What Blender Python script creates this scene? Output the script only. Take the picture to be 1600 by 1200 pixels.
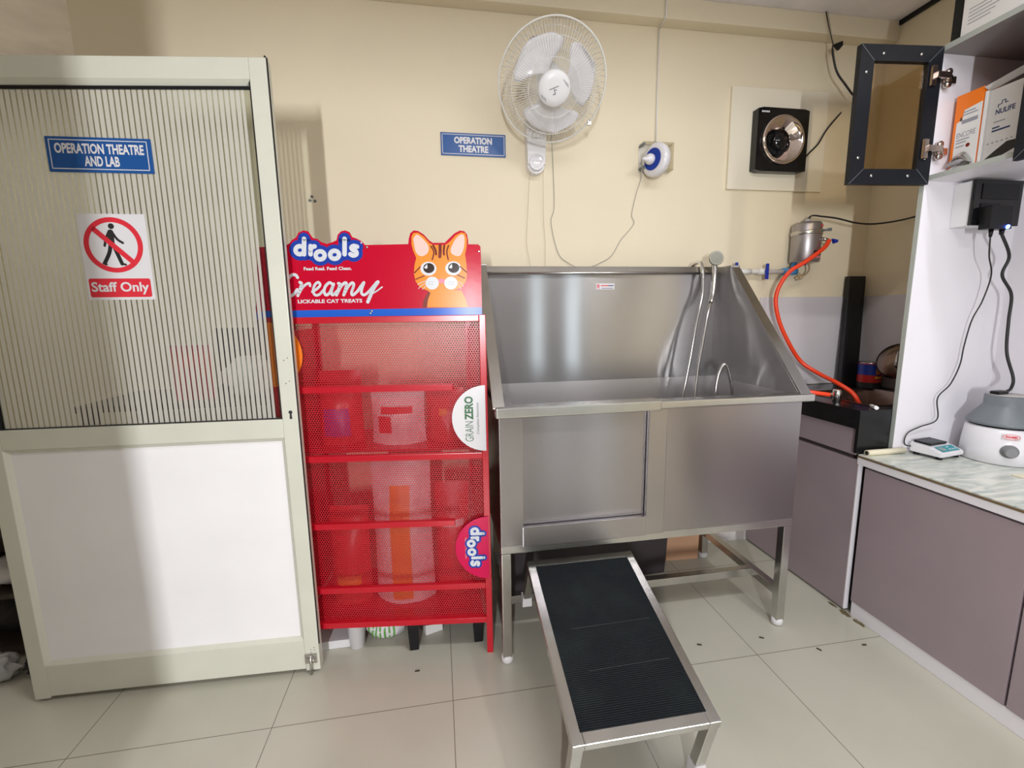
import bpy, bmesh, math, random
from mathutils import Vector, Matrix

# ------------------------------------------------------------------ camera, world, lights, exposure
SC = bpy.context.scene
COL = SC.collection
for _o in list(bpy.data.objects):
    bpy.data.objects.remove(_o, do_unlink=True)

cam_data = bpy.data.cameras.new('camera')
cam = bpy.data.objects.new('camera', cam_data)
COL.objects.link(cam)
cam_data.sensor_fit = 'HORIZONTAL'
cam_data.sensor_width = 36.0
cam_data.lens = 700.58 * 36.0 / 1600.0
cam_data.clip_start = 0.02
yaw, pitch, roll = -0.16159, -0.15544, -0.014646
fw = Vector((-math.sin(yaw) * math.cos(pitch), math.cos(yaw) * math.cos(pitch), math.sin(pitch)))
rt = Vector((math.cos(yaw), math.sin(yaw), 0))
up = rt.cross(fw)
rt2 = rt * math.cos(roll) + up * math.sin(roll)
up2 = -rt * math.sin(roll) + up * math.cos(roll)
M = Matrix((rt2, up2, -fw)).transposed().to_4x4()
M.translation = Vector((1.19745, -1.41615, 1.35283))
cam.matrix_world = M
SC.camera = cam

world = bpy.data.worlds.new('daylight')
SC.world = world
world.use_nodes = True
_bg = world.node_tree.nodes['Background']
_bg.inputs[0].default_value = (0.86, 0.95, 1.0, 1)
_bg.inputs[1].default_value = 3.0

SC.view_settings.view_transform = 'Standard'
SC.view_settings.look = 'None'
SC.view_settings.gamma = 1.0
SC.view_settings.use_curve_mapping = False
SC.view_settings.exposure = 0.0

CEIL = 2.805
def tube_light(x, y, rot, power, length=1.2, width=0.07):
    d = bpy.data.lights.new('tube_glow', 'AREA')
    d.shape = 'RECTANGLE'; d.size = length; d.size_y = width
    d.energy = power; d.color = (0.96, 0.97, 1.0)
    o = bpy.data.objects.new('tube_glow', d)
    o.location = (x, y, CEIL - 0.055); o.rotation_euler = (0, 0, rot)
    COL.objects.link(o)
LAMPS = [(-1.36, .90, math.pi / 2, 12), (2.0, -1.05, 0.0, 25), (2.85, -1.35, math.pi / 2, 17), (0.9, -3.2, 0.0, 7)]  # first one is added, to brighten the recess wall
for l in LAMPS: tube_light(*l)
# added upright lamp on the front wall, throws the shadow edge across the door
_d = bpy.data.lights.new('wall_tube_glow', 'AREA'); _d.shape = 'RECTANGLE'; _d.size = 0.08; _d.size_y = 0.6
_d.energy = 116; _d.color = (0.95, 0.97, 1.0)
_o = bpy.data.objects.new('wall_tube_glow', _d); _o.location = (0.56, -4.22, 1.45); _o.rotation_euler = (math.pi / 2, 0, 0); COL.objects.link(_o)

random.seed(4)

# ------------------------------------------------------------------ materials
MATS = {}
def brushed(m, aniso, rough):
    """horizontal brushing: reflections smear upright"""
    nt = m.node_tree; p = nt.nodes['Principled BSDF']
    for l in list(p.inputs['Roughness'].links): nt.links.remove(l)
    p.inputs['Roughness'].default_value = rough; p.inputs['Anisotropic'].default_value = aniso; p.inputs['Anisotropic Rotation'].default_value = 0.25
    t = nt.nodes.new('ShaderNodeTangent'); t.direction_type = 'RADIAL'; t.axis = 'Z'
    nt.links.new(t.outputs[0], p.inputs['Tangent'])
    return m
def _node(nt, t, **kw):
    n = nt.nodes.new(t)
    for k, v in kw.items(): setattr(n, k, v)
    return n
def mat(name, col, rough=0.5, metal=0.0, var=0.0, scale=4.0, stretch=(1, 1, 1), bump=0.0, bscale=60.0, spec=0.5,
        coat=0.0, emit=None, estr=0.0, rvar=0.0):
    if name in MATS: return MATS[name]
    m = bpy.data.materials.new(name); m.use_nodes = True
    nt = m.node_tree; p = nt.nodes['Principled BSDF']
    p.inputs['Base Color'].default_value = (*col, 1)
    p.inputs['Roughness'].default_value = rough
    p.inputs['Metallic'].default_value = metal
    p.inputs['Specular IOR Level'].default_value = spec
    p.inputs['Coat Weight'].default_value = coat
    if emit:
        p.inputs['Emission Color'].default_value = (*emit, 1); p.inputs['Emission Strength'].default_value = estr
    tc = _node(nt, 'ShaderNodeTexCoord'); mp = _node(nt, 'ShaderNodeMapping')
    mp.inputs['Scale'].default_value = stretch
    nt.links.new(tc.outputs['Object'], mp.inputs[0])
    if var or rvar:
        nz = _node(nt, 'ShaderNodeTexNoise'); nz.inputs['Scale'].default_value = scale; nz.inputs['Detail'].default_value = 6
        nt.links.new(mp.outputs[0], nz.inputs['Vector'])
        if var:
            r = _node(nt, 'ShaderNodeValToRGB')
            r.color_ramp.elements[0].position = 0.3; r.color_ramp.elements[1].position = 0.7
            r.color_ramp.elements[0].color = (*[c * (1 - var) for c in col], 1)
            r.color_ramp.elements[1].color = (*[min(1, c * (1 + var)) for c in col], 1)
            nt.links.new(nz.outputs['Fac'], r.inputs[0]); nt.links.new(r.outputs[0], p.inputs['Base Color'])
        if rvar:
            mr = _node(nt, 'ShaderNodeMapRange')
            mr.inputs['From Min'].default_value = 0.3; mr.inputs['From Max'].default_value = 0.7
            mr.inputs['To Min'].default_value = max(0.02, rough - rvar); mr.inputs['To Max'].default_value = rough + rvar
            nt.links.new(nz.outputs['Fac'], mr.inputs[0]); nt.links.new(mr.outputs[0], p.inputs['Roughness'])
    if bump:
        n2 = _node(nt, 'ShaderNodeTexNoise'); n2.inputs['Scale'].default_value = bscale
        nt.links.new(mp.outputs[0], n2.inputs['Vector'])
        b = _node(nt, 'ShaderNodeBump'); b.inputs['Strength'].default_value = bump; b.inputs['Distance'].default_value = 0.01
        nt.links.new(n2.outputs['Fac'], b.inputs['Height']); nt.links.new(b.outputs[0], p.inputs['Normal'])
    MATS[name] = m
    return m

wallp = mat('cream wall paint', (0.80, 0.705, 0.525), 0.62, var=0.035, scale=1.6, bump=0.05, bscale=9)
wallw = mat('pale wall paint', (0.35, 0.335, 0.34), 0.7, var=0.03, scale=1.5)
ceilm = mat('grey gypsum ceiling', (0.90, 0.86, 0.88), 0.8, var=0.08, scale=5)
skirtm = mat('white skirting tile', (0.72, 0.68, 0.66), 0.35, var=0.12, scale=14)
steel = mat('brushed stainless steel', (0.45, 0.44, 0.445), 0.065, 0.86, var=0.05, scale=3, rvar=0.02, bump=0.010, bscale=2.4)
steelp = mat('satin steel sheet', (0.41, 0.385, 0.40), 0.32, 1.0, var=0.04, scale=2.5, rvar=0.04, bump=0.01, bscale=3)
steelt = mat('steel tube', (0.58, 0.57, 0.55), 0.24, 1.0, var=0.08, scale=9)
basinst = mat('dull basin steel', (0.52, 0.50, 0.50), 0.34, 0.72, var=0.05, scale=4, rvar=0.05)
wingst = mat('matt wing steel', (0.52, 0.50, 0.50), 0.26, 0.85, var=0.05, scale=4, rvar=0.05)
brushed(steel, 1.0, .19); brushed(steelp, .9, .27); brushed(basinst, .9, .30); brushed(wingst, .9, .24)
framest = mat('steel frame strip', (0.44, 0.415, 0.425), 0.3, 1.0, var=0.05, scale=4); brushed(framest, .7, .24)
spray = mat('aged spray chrome', (.42, .41, .35), .3, .9)
chrome = mat('chrome', (0.80, 0.80, 0.80), 0.07, 1.0)
copper = mat('rosy chrome', (0.93, 0.82, 0.78), 0.05, 1.0)
creamal = mat('cream aluminium section', (0.66, 0.655, 0.56), 0.4, var=0.03, scale=6)
doorpan = mat('pale door board', (0.90, 0.88, 0.89), 0.45, var=0.025, scale=4)
redsheet = mat('red powder coated steel', (0.52, 0.010, 0.022), 0.32, var=0.05, scale=12)
redpaint = mat('red rail paint', (0.52, 0.007, 0.02), 0.25)
lam = mat('mauve laminate', (0.325, 0.258, 0.282), 0.36, var=0.05, scale=3, bump=0.02, bscale=900)
lamw = mat('white laminate', (0.80, 0.77, 0.81), 0.4, var=0.015, scale=3)
lamg = mat('grey edge band', (0.42, 0.44, 0.41), 0.45, var=0.05, scale=8)
splash = mat('grey white splash laminate', (0.66, 0.62, 0.64), 0.38, var=0.02, scale=3)
rawwood = mat('raw board edge', (0.45, 0.33, 0.18), 0.7, var=0.2, scale=20)
brownedge = mat('brown edge band', (0.16, 0.11, 0.06), 0.5, var=0.15, scale=15)
granite = mat('black granite', (0.009, 0.009, 0.010), 0.2, var=0.5, scale=120, spec=0.35)
sinkst = mat('stained sink steel', (0.22, 0.165, 0.14), 0.25, 1.0, var=0.15, scale=8)
blackp = mat('black plastic', (0.008, 0.008, 0.009), 0.4, spec=0.3)
blackgl = mat('glossy black plastic', (0.006, 0.006, 0.007), 0.1)
blackfr = mat('black anodised frame', (0.010, 0.011, 0.015), 0.36, spec=0.25)
cableb = mat('black cable sheath', (0.012, 0.011, 0.011), 0.45)
cableg = mat('grey wire', (0.34, 0.33, 0.31), 0.5)
stringm = mat('beige string', (0.55, 0.47, 0.33), 0.7)
whitep = mat('white plastic', (0.80, 0.79, 0.80), 0.35)
whiteg = mat('glossy white plastic', (0.78, 0.76, 0.79), 0.2, coat=0.3)
wirew = mat('white coated wire', (0.78, 0.77, 0.73), 0.3)
greyp = mat('grey plastic', (0.17, 0.19, 0.21), 0.42, var=0.03, scale=5)
greyl = mat('light grey plastic', (0.42, 0.42, 0.43), 0.4)
blueplate = mat('blue sign vinyl', (0.012, 0.085, 0.30), 0.3)
whitev = mat('white vinyl', (0.74, 0.72, 0.74), 0.35)
redv = mat('red sign vinyl', (0.72, 0.03, 0.05), 0.3)
blackv = mat('black vinyl', (0.02, 0.02, 0.02), 0.4)
signred = mat('header red print', (0.54, 0.005, 0.028), 0.2, bump=0.012, bscale=40, spec=0.12)
bluev = mat('royal blue print', (0.02, 0.055, 0.36), 0.2, spec=0.12)
bandblue = mat('bright blue print', (0.022, 0.12, 0.58), 0.2, spec=0.12)
catorange = mat('orange print', (0.83, 0.27, 0.03), 0.22, spec=0.12)
catlight = mat('light orange print', (0.90, 0.40, 0.07), 0.22, spec=0.12)
catpink = mat('pale pink print', (0.80, 0.56, 0.50), 0.25, spec=0.12)
catbrown = mat('brown print', (0.20, 0.022, 0.012), 0.25, spec=0.12)
catwhite = mat('white print', (0.68, 0.70, 0.74), 0.25, spec=0.12)
nosepink = mat('nose pink print', (0.80, 0.24, 0.32), 0.25, spec=0.12)
eyedark = mat('eye brown print', (0.03, 0.012, 0.010), 0.2, spec=0.12)
orangesign = mat('orange disc print', (0.88, 0.20, 0.01), 0.3)
greenv = mat('dark green print', (0.03, 0.14, 0.045), 0.35)
pinkred = mat('pink red print', (0.62, 0.010, 0.08), 0.2, spec=0.12)
hosered = mat('orange red rubber hose', (0.92, 0.06, 0.015), 0.35)
bluevalve = mat('dark blue valve plastic', (0.01, 0.03, 0.33), 0.35)
bluefit = mat('light blue pipe fitting', (0.06, 0.30, 0.66), 0.4)
pvc = mat('ivory pvc pipe', (0.74, 0.68, 0.50), 0.4)
pipew = mat('white water pipe', (0.74, 0.72, 0.68), 0.4, var=0.06, scale=20)
orangebox = mat('orange carton print', (0.92, 0.20, 0.008), 0.4)
whitebox = mat('white carton', (0.78, 0.76, 0.74), 0.5)
silver = mat('silver foil', (0.60, 0.60, 0.58), 0.25, 1.0, bump=0.3, bscale=25)
greyink = mat('grey ink', (0.30, 0.30, 0.33), 0.5)
navyink = mat('navy ink', (0.04, 0.06, 0.16), 0.5)
kraft = mat('kraft cardboard', (0.56, 0.32, 0.19), 0.75, var=0.06, scale=6)
darkbox = mat('dark grey crate plastic', (0.045, 0.035, 0.04), 0.4)
teal = mat('teal panel print', (0.03, 0.28, 0.33), 0.35)
lcd = mat('grey display', (0.25, 0.33, 0.33), 0.2)
led = mat('blue led', (0.02, 0.05, 0.9), 0.3, emit=(0.05, 0.12, 1.0), estr=25)
greensp = mat('lime sponge', (0.45, 0.60, 0.04), 0.8)
tinblue = mat('blue tin print', (0.015, 0.04, 0.28), 0.3)
tinred = mat('red tin print', (0.50, 0.02, 0.015), 0.3)
tinyel = mat('yellow tin print', (0.80, 0.42, 0.04), 0.4)
bagwhite = mat('white plastic bag', (0.74, 0.72, 0.73), 0.35, bump=0.5, bscale=18)
bagred = mat('red food bag', (0.62, 0.03, 0.03), 0.35, bump=0.2, bscale=12)
bagorange = mat('orange bag print', (0.85, 0.30, 0.04), 0.35)
bagpurple = mat('purple bag print', (0.20, 0.05, 0.30), 0.4)
greenstripe = mat('green bag stripe', (0.12, 0.36, 0.07), 0.45)
darkfab = mat('dark fabric', (0.03, 0.025, 0.028), 0.8, bump=0.3, bscale=20)
rubwhite = mat('white rubber foot', (0.70, 0.68, 0.68), 0.5)
tableblk = mat('dark table board', (0.05, 0.035, 0.03), 0.5)
hingem = mat('hinge nickel', (0.55, 0.47, 0.43), 0.22, 1.0)
clearpl = mat('clear grey plastic', (0.62, 0.58, 0.50), 0.2)
debrism = mat('dry leaf bit', (0.05, 0.04, 0.025), 0.8)
lampm = mat('lamp housing', (0.8, 0.8, 0.8), 0.4)
darkgap = mat('dark shadow gap board', (0.06, 0.045, 0.05), 0.7)

def grid_floor():
    m = bpy.data.materials.new('glossy floor tile'); m.use_nodes = True
    nt = m.node_tree; p = nt.nodes['Principled BSDF']
    tc = _node(nt, 'ShaderNodeTexCoord'); sx = _node(nt, 'ShaderNodeSeparateXYZ')
    nt.links.new(tc.outputs['Object'], sx.inputs[0])
    def line(sock, off):
        a = _node(nt, 'ShaderNodeMath', operation='ADD'); a.inputs[1].default_value = off + 0.3
        nt.links.new(sock, a.inputs[0])
        f = _node(nt, 'ShaderNodeMath', operation='FLOORED_MODULO'); f.inputs[1].default_value = 0.6
        nt.links.new(a.outputs[0], f.inputs[0])
        s = _node(nt, 'ShaderNodeMath', operation='SUBTRACT'); s.inputs[1].default_value = 0.3
        nt.links.new(f.outputs[0], s.inputs[0])
        ab = _node(nt, 'ShaderNodeMath', operation='ABSOLUTE'); nt.links.new(s.outputs[0], ab.inputs[0])
        lt = _node(nt, 'ShaderNodeMath', operation='LESS_THAN'); lt.inputs[1].default_value = 0.0013
        nt.links.new(ab.outputs[0], lt.inputs[0])
        return lt.outputs[0]
    mx = _node(nt, 'ShaderNodeMath', operation='MAXIMUM')
    nt.links.new(line(sx.outputs[0], 0), mx.inputs[0]); nt.links.new(line(sx.outputs[1], 0), mx.inputs[1])
    nz = _node(nt, 'ShaderNodeTexNoise'); nz.inputs['Scale'].default_value = 2.2; nz.inputs['Detail'].default_value = 8
    nt.links.new(tc.outputs['Object'], nz.inputs['Vector'])
    r = _node(nt, 'ShaderNodeValToRGB')
    r.color_ramp.elements[0].position = 0.3; r.color_ramp.elements[1].position = 0.72
    r.color_ramp.elements[0].color = (0.47, 0.455, 0.375, 1); r.color_ramp.elements[1].color = (0.54, 0.52, 0.435, 1)
    nt.links.new(nz.outputs['Fac'], r.inputs[0])
    mix = _node(nt, 'ShaderNodeMix', data_type='RGBA')
    nt.links.new(mx.outputs[0], mix.inputs['Factor']); nt.links.new(r.outputs[0], mix.inputs['A'])
    mix.inputs['B'].default_value = (0.17, 0.145, 0.11, 1)
    nt.links.new(mix.outputs['Result'], p.inputs['Base Color'])
    mr = _node(nt, 'ShaderNodeMapRange'); mr.inputs['To Min'].default_value = 0.14; mr.inputs['To Max'].default_value = 0.30
    nt.links.new(nz.outputs['Fac'], mr.inputs[0]); nt.links.new(mr.outputs[0], p.inputs['Roughness'])
    return m
floorm = grid_floor()

def marble():
    m = bpy.data.materials.new('pale green marble'); m.use_nodes = True
    nt = m.node_tree; p = nt.nodes['Principled BSDF']; p.inputs['Roughness'].default_value = 0.22
    tc = _node(nt, 'ShaderNodeTexCoord'); mp = _node(nt, 'ShaderNodeMapping'); mp.inputs['Scale'].default_value = (2.0, 7.0, 2.0)
    mp.inputs['Rotation'].default_value = (0, 0, 0.5)
    nt.links.new(tc.outputs['Object'], mp.inputs[0])
    nz = _node(nt, 'ShaderNodeTexNoise'); nz.inputs['Scale'].default_value = 2.4; nz.inputs['Detail'].default_value = 9
    nz.inputs['Distortion'].default_value = 1.6
    nt.links.new(mp.outputs[0], nz.inputs['Vector'])
    r = _node(nt, 'ShaderNodeValToRGB')
    r.color_ramp.elements[0].position = 0.30; r.color_ramp.elements[0].color = (0.33, 0.39, 0.37, 1)
    r.color_ramp.elements[1].position = 0.60; r.color_ramp.elements[1].color = (0.70, 0.71, 0.64, 1)
    nt.links.new(nz.outputs['Fac'], r.inputs[0]); nt.links.new(r.outputs[0], p.inputs['Base Color'])
    return m
marblem = marble()

def rubber():
    m = bpy.data.materials.new('ribbed black rubber'); m.use_nodes = True
    nt = m.node_tree; p = nt.nodes['Principled BSDF']; p.inputs['Roughness'].default_value = 0.55; p.inputs['Specular IOR Level'].default_value = 0.12
    tc = _node(nt, 'ShaderNodeTexCoord')
    nz = _node(nt, 'ShaderNodeTexNoise'); nz.inputs['Scale'].default_value = 9; nz.inputs['Detail'].default_value = 6
    nt.links.new(tc.outputs['Object'], nz.inputs['Vector'])
    r = _node(nt, 'ShaderNodeValToRGB')
    r.color_ramp.elements[0].position = 0.45; r.color_ramp.elements[0].color = (0.005, 0.007, 0.009, 1)
    r.color_ramp.elements[1].position = 0.85; r.color_ramp.elements[1].color = (0.013, 0.017, 0.018, 1)
    nt.links.new(nz.outputs['Fac'], r.inputs[0]); nt.links.new(r.outputs[0], p.inputs['Base Color'])
    return m
rubberm = rubber()

def sheen(nt):
    lw = _node(nt, 'ShaderNodeLayerWeight'); lw.inputs['Blend'].default_value = 0.5
    pw = _node(nt, 'ShaderNodeMath', operation='POWER'); pw.inputs[1].default_value = 4.0
    nt.links.new(lw.outputs['Facing'], pw.inputs[0])
    ma = _node(nt, 'ShaderNodeMath', operation='MULTIPLY_ADD'); ma.inputs[1].default_value = 0.8; ma.inputs[2].default_value = 0.035
    nt.links.new(pw.outputs[0], ma.inputs[0])
    return ma.outputs[0]
def clear_glass(name, col, refl=1.45):
    m = bpy.data.materials.new(name); m.use_nodes = True
    nt = m.node_tree; nt.nodes.remove(nt.nodes['Principled BSDF']); out = nt.nodes['Material Output']
    trn = _node(nt, 'ShaderNodeBsdfTransparent'); trn.inputs[0].default_value = (*col, 1)
    gl = _node(nt, 'ShaderNodeBsdfGlossy'); gl.inputs['Roughness'].default_value = 0.03
    m2 = _node(nt, 'ShaderNodeMixShader'); nt.links.new(sheen(nt), m2.inputs[0])
    nt.links.new(trn.outputs[0], m2.inputs[1]); nt.links.new(gl.outputs[0], m2.inputs[2])
    nt.links.new(m2.outputs[0], out.inputs[0])
    return m
def reeded_glass():
    m = bpy.data.materials.new('striped frosted glass'); m.use_nodes = True
    nt = m.node_tree; nt.nodes.remove(nt.nodes['Principled BSDF']); out = nt.nodes['Material Output']
    tc = _node(nt, 'ShaderNodeTexCoord'); sx = _node(nt, 'ShaderNodeSeparateXYZ'); nt.links.new(tc.outputs['Object'], sx.inputs[0])
    fm = _node(nt, 'ShaderNodeMath', operation='FLOORED_MODULO'); fm.inputs[1].default_value = 0.0166
    nt.links.new(sx.outputs[0], fm.inputs[0])
    lt = _node(nt, 'ShaderNodeMath', operation='LESS_THAN'); lt.inputs[1].default_value = 0.0043
    nt.links.new(fm.outputs[0], lt.inputs[0])
    gt = _node(nt, 'ShaderNodeMath', operation='GREATER_THAN'); gt.inputs[1].default_value = 0.893   # bare strip beside the right stile
    nt.links.new(sx.outputs[0], gt.inputs[0])
    mx = _node(nt, 'ShaderNodeMath', operation='MAXIMUM'); nt.links.new(lt.outputs[0], mx.inputs[0]); nt.links.new(gt.outputs[0], mx.inputs[1])
    dif = _node(nt, 'ShaderNodeBsdfDiffuse'); dif.inputs[0].default_value = (0.78, 0.76, 0.69, 1)
    trl = _node(nt, 'ShaderNodeBsdfTranslucent'); trl.inputs[0].default_value = (0.85, 0.84, 0.78, 1)
    fr = _node(nt, 'ShaderNodeMixShader'); fr.inputs[0].default_value = 0.36
    nt.links.new(dif.outputs[0], fr.inputs[1]); nt.links.new(trl.outputs[0], fr.inputs[2])
    trn = _node(nt, 'ShaderNodeBsdfTransparent'); trn.inputs[0].default_value = (0.80, 0.83, 0.78, 1)
    fr2 = _node(nt, 'ShaderNodeMixShader'); fr2.inputs[0].default_value = 0.10
    nt.links.new(fr.outputs[0], fr2.inputs[1]); nt.links.new(trn.outputs[0], fr2.inputs[2])
    mix = _node(nt, 'ShaderNodeMixShader')
    nt.links.new(mx.outputs[0], mix.inputs[0]); nt.links.new(fr2.outputs[0], mix.inputs[1]); nt.links.new(trn.outputs[0], mix.inputs[2])
    gl = _node(nt, 'ShaderNodeBsdfGlossy'); gl.inputs['Roughness'].default_value = 0.05
    m2 = _node(nt, 'ShaderNodeMixShader'); nt.links.new(sheen(nt), m2.inputs[0])
    nt.links.new(mix.outputs[0], m2.inputs[1]); nt.links.new(gl.outputs[0], m2.inputs[2])
    nt.links.new(m2.outputs[0], out.inputs[0])
    return m
reeded = reeded_glass()
bronzeglass = clear_glass('bronze tinted glass', (0.84, 0.74, 0.58))
clearplast = clear_glass('clear plastic film', (0.88, 0.86, 0.80), 1.5)
paneglass = clear_glass('window pane glass', (0.95, 0.97, 0.97))

# ------------------------------------------------------------------ mesh helpers
def tagp(o, label=None, cat=None, group=None, kind=None):
    if label: o['label'] = label
    if cat: o['category'] = cat
    if group: o['group'] = group
    if kind: o['kind'] = kind
    return o
def thing(name, label, cat, loc, group=None, kind=None):
    o = bpy.data.objects.new(name, None); COL.objects.link(o)
    o.empty_display_size = 0.05
    o.location = loc
    return tagp(o, label, cat, group, kind)
def wloc(o):
    v = Vector((0, 0, 0))
    while o: v += o.location; o = o.parent
    return v

def smooth_path(pts, n=6):
    pts = [Vector(p) for p in pts]
    if len(pts) < 3: return pts
    P = [2 * pts[0] - pts[1]] + pts + [2 * pts[-1] - pts[-2]]
    out = []
    for i in range(1, len(P) - 2):
        a, b, c, d = P[i - 1:i + 3]
        for k in range(n):
            t = k / n
            out.append(0.5 * ((2 * b) + (c - a) * t + (2 * a - 5 * b + 4 * c - d) * t * t + (3 * b - a - 3 * c + d) * t ** 3))
    out.append(pts[-1])
    return out

class B:
    def __init__(s): s.bm = bmesh.new()
    def _faces(s, vs, fs, smooth=False):
        V = [s.bm.verts.new(v) for v in vs]
        out = []
        for f in fs:
            try:
                g = s.bm.faces.new([V[i] for i in f]); g.smooth = smooth; out.append(g)
            except ValueError: pass
        return V, out
    def hexa(s, p, bev=0.0, seg=2):
        V, F = s._faces(p, [(3, 2, 1, 0), (4, 5, 6, 7), (0, 1, 5, 4), (1, 2, 6, 5), (2, 3, 7, 6), (3, 0, 4, 7)])
        if bev:
            E = list({e for f in F for e in f.edges})
            bmesh.ops.bevel(s.bm, geom=E, offset=bev, segments=seg, affect='EDGES', profile=0.7)
        return s
    def box(s, x0, x1, y0, y1, z0, z1, bev=0.0, seg=2):
        if x0 > x1: x0, x1 = x1, x0
        if y0 > y1: y0, y1 = y1, y0
        if z0 > z1: z0, z1 = z1, z0
        return s.hexa([(x0, y0, z0), (x1, y0, z0), (x1, y1, z0), (x0, y1, z0), (x0, y0, z1), (x1, y0, z1), (x1, y1, z1), (x0, y1, z1)], bev, seg)
    def obox(s, M4, sx, sy, sz, bev=0.0):
        c = [(-1, -1, -1), (1, -1, -1), (1, 1, -1), (-1, 1, -1), (-1, -1, 1), (1, -1, 1), (1, 1, 1), (-1, 1, 1)]
        return s.hexa([M4 @ Vector((a * sx / 2, b * sy / 2, d * sz / 2)) for a, b, d in c], bev)
    def beam(s, a, b, w, h, upv=(0, 0, 1), bev=0.0):
        a, b = Vector(a), Vector(b); d = (b - a).normalized(); side = d.cross(Vector(upv)).normalized(); u = side.cross(d)
        M3 = Matrix((d, side, u)).transposed().to_4x4(); M3.translation = (a + b) / 2
        return s.obox(M3, (b - a).length, w, h, bev)
    def tube(s, pts, r, n=10, smooth=0, caps=True):
        if smooth: pts = smooth_path(pts, smooth)
        pts = [Vector(p) for p in pts]
        rr = r if isinstance(r, (list, tuple)) else [r] * len(pts)
        if len(rr) != len(pts):
            rr = [rr[min(len(rr) - 1, int(i * (len(rr) - 1) / max(1, len(pts) - 1)))] for i in range(len(pts))]
        t0 = (pts[1] - pts[0]).normalized()
        nrm = t0.orthogonal().normalized(); rings = []
        for i, p in enumerate(pts):
            t = ((pts[min(i + 1, len(pts) - 1)] - pts[max(i - 1, 0)]).normalized())
            nrm = (nrm - t * nrm.dot(t))
            nrm = nrm.normalized() if nrm.length > 1e-6 else t.orthogonal().normalized()
            bn = t.cross(nrm)
            rings.append([s.bm.verts.new(p + rr[i] * (math.cos(2 * math.pi * k / n) * nrm + math.sin(2 * math.pi * k / n) * bn)) for k in range(n)])
        for i in range(len(rings) - 1):
            for k in range(n):
                f = s.bm.faces.new((rings[i][k], rings[i][(k + 1) % n], rings[i + 1][(k + 1) % n], rings[i + 1][k])); f.smooth = True
        if caps:
            s.bm.faces.new(rings[0][::-1]); s.bm.faces.new(rings[-1])
        return s
    def lathe(s, prof, M4, n=32, cap0=True, cap1=True, flat=False):
        rings = []
        for r, h in prof:
            rings.append([s.bm.verts.new(M4 @ Vector((r * math.cos(2 * math.pi * k / n), r * math.sin(2 * math.pi * k / n), h))) for k in range(n)])
        for i in range(len(rings) - 1):
            for k in range(n):
                f = s.bm.faces.new((rings[i][k], rings[i][(k + 1) % n], rings[i + 1][(k + 1) % n], rings[i + 1][k])); f.smooth = not flat
        if cap0: s.bm.faces.new(rings[0][::-1])
        if cap1: s.bm.faces.new(rings[-1])
        return s
    def prism(s, pts, vec):
        vec = Vector(vec); a = [Vector(p) for p in pts]; n = len(a)
        V, F = s._faces(a + [p + vec for p in a], [tuple(range(n))[::-1], tuple(range(n, 2 * n))] + [(i, (i + 1) % n, n + (i + 1) % n, n + i) for i in range(n)])
        return s
    def face(s, pts): s._faces(pts, [tuple(range(len(pts)))]); return s
    def grid(s, fn, nu, nv, smooth=True):
        vs = [fn(i / nu, j / nv) for j in range(nv + 1) for i in range(nu + 1)]
        fs = [(j * (nu + 1) + i, j * (nu + 1) + i + 1, (j + 1) * (nu + 1) + i + 1, (j + 1) * (nu + 1) + i) for j in range(nv) for i in range(nu)]
        s._faces(vs, fs, smooth); return s
    def build(s, name, m, parent=None, weld=False, fix=True):
        if weld: bmesh.ops.remove_doubles(s.bm, verts=s.bm.verts, dist=1e-5)
        if fix: bmesh.ops.recalc_face_normals(s.bm, faces=s.bm.faces)
        off = wloc(parent) if parent else None
        if off is None:
            lo = Vector((min(v.co.x for v in s.bm.verts), min(v.co.y for v in s.bm.verts), min(v.co.z for v in s.bm.verts)))
            hi = Vector((max(v.co.x for v in s.bm.verts), max(v.co.y for v in s.bm.verts), max(v.co.z for v in s.bm.verts)))
            off = Vector(((lo.x + hi.x) / 2, (lo.y + hi.y) / 2, lo.z))
        for v in s.bm.verts: v.co -= off
        me = bpy.data.meshes.new(name); s.bm.to_mesh(me); s.bm.free()
        me.materials.append(m)
        o = bpy.data.objects.new(name, me); COL.objects.link(o)
        if parent: o.parent = parent
        else: o.location = off
        return o

def struct(name, b, m, at_origin=True):
    me = bpy.data.meshes.new(name)
    bmesh.ops.recalc_face_normals(b.bm, faces=b.bm.faces)
    b.bm.to_mesh(me); b.bm.free(); me.materials.append(m)
    o = bpy.data.objects.new(name, me); COL.objects.link(o); o['kind'] = 'structure'
    return o
def one(name, b, m, label, cat, group=None):
    return tagp(b.build(name, m), label, cat, group)

def swing(root, pivot, ang):
    p = Vector(pivot); root.location = p + Matrix.Rotation(ang, 3, 'Z') @ (root.location - p); root.rotation_euler.z += ang

def axis(o, d, x=None):
    """frame matrix with local z along d"""
    d = Vector(d).normalized(); x = Vector(x) if x else d.orthogonal(); x = (x - d * x.dot(d)).normalized(); y = d.cross(x)
    m4 = Matrix((x, y, d)).transposed().to_4x4(); m4.translation = Vector(o); return m4

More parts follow.
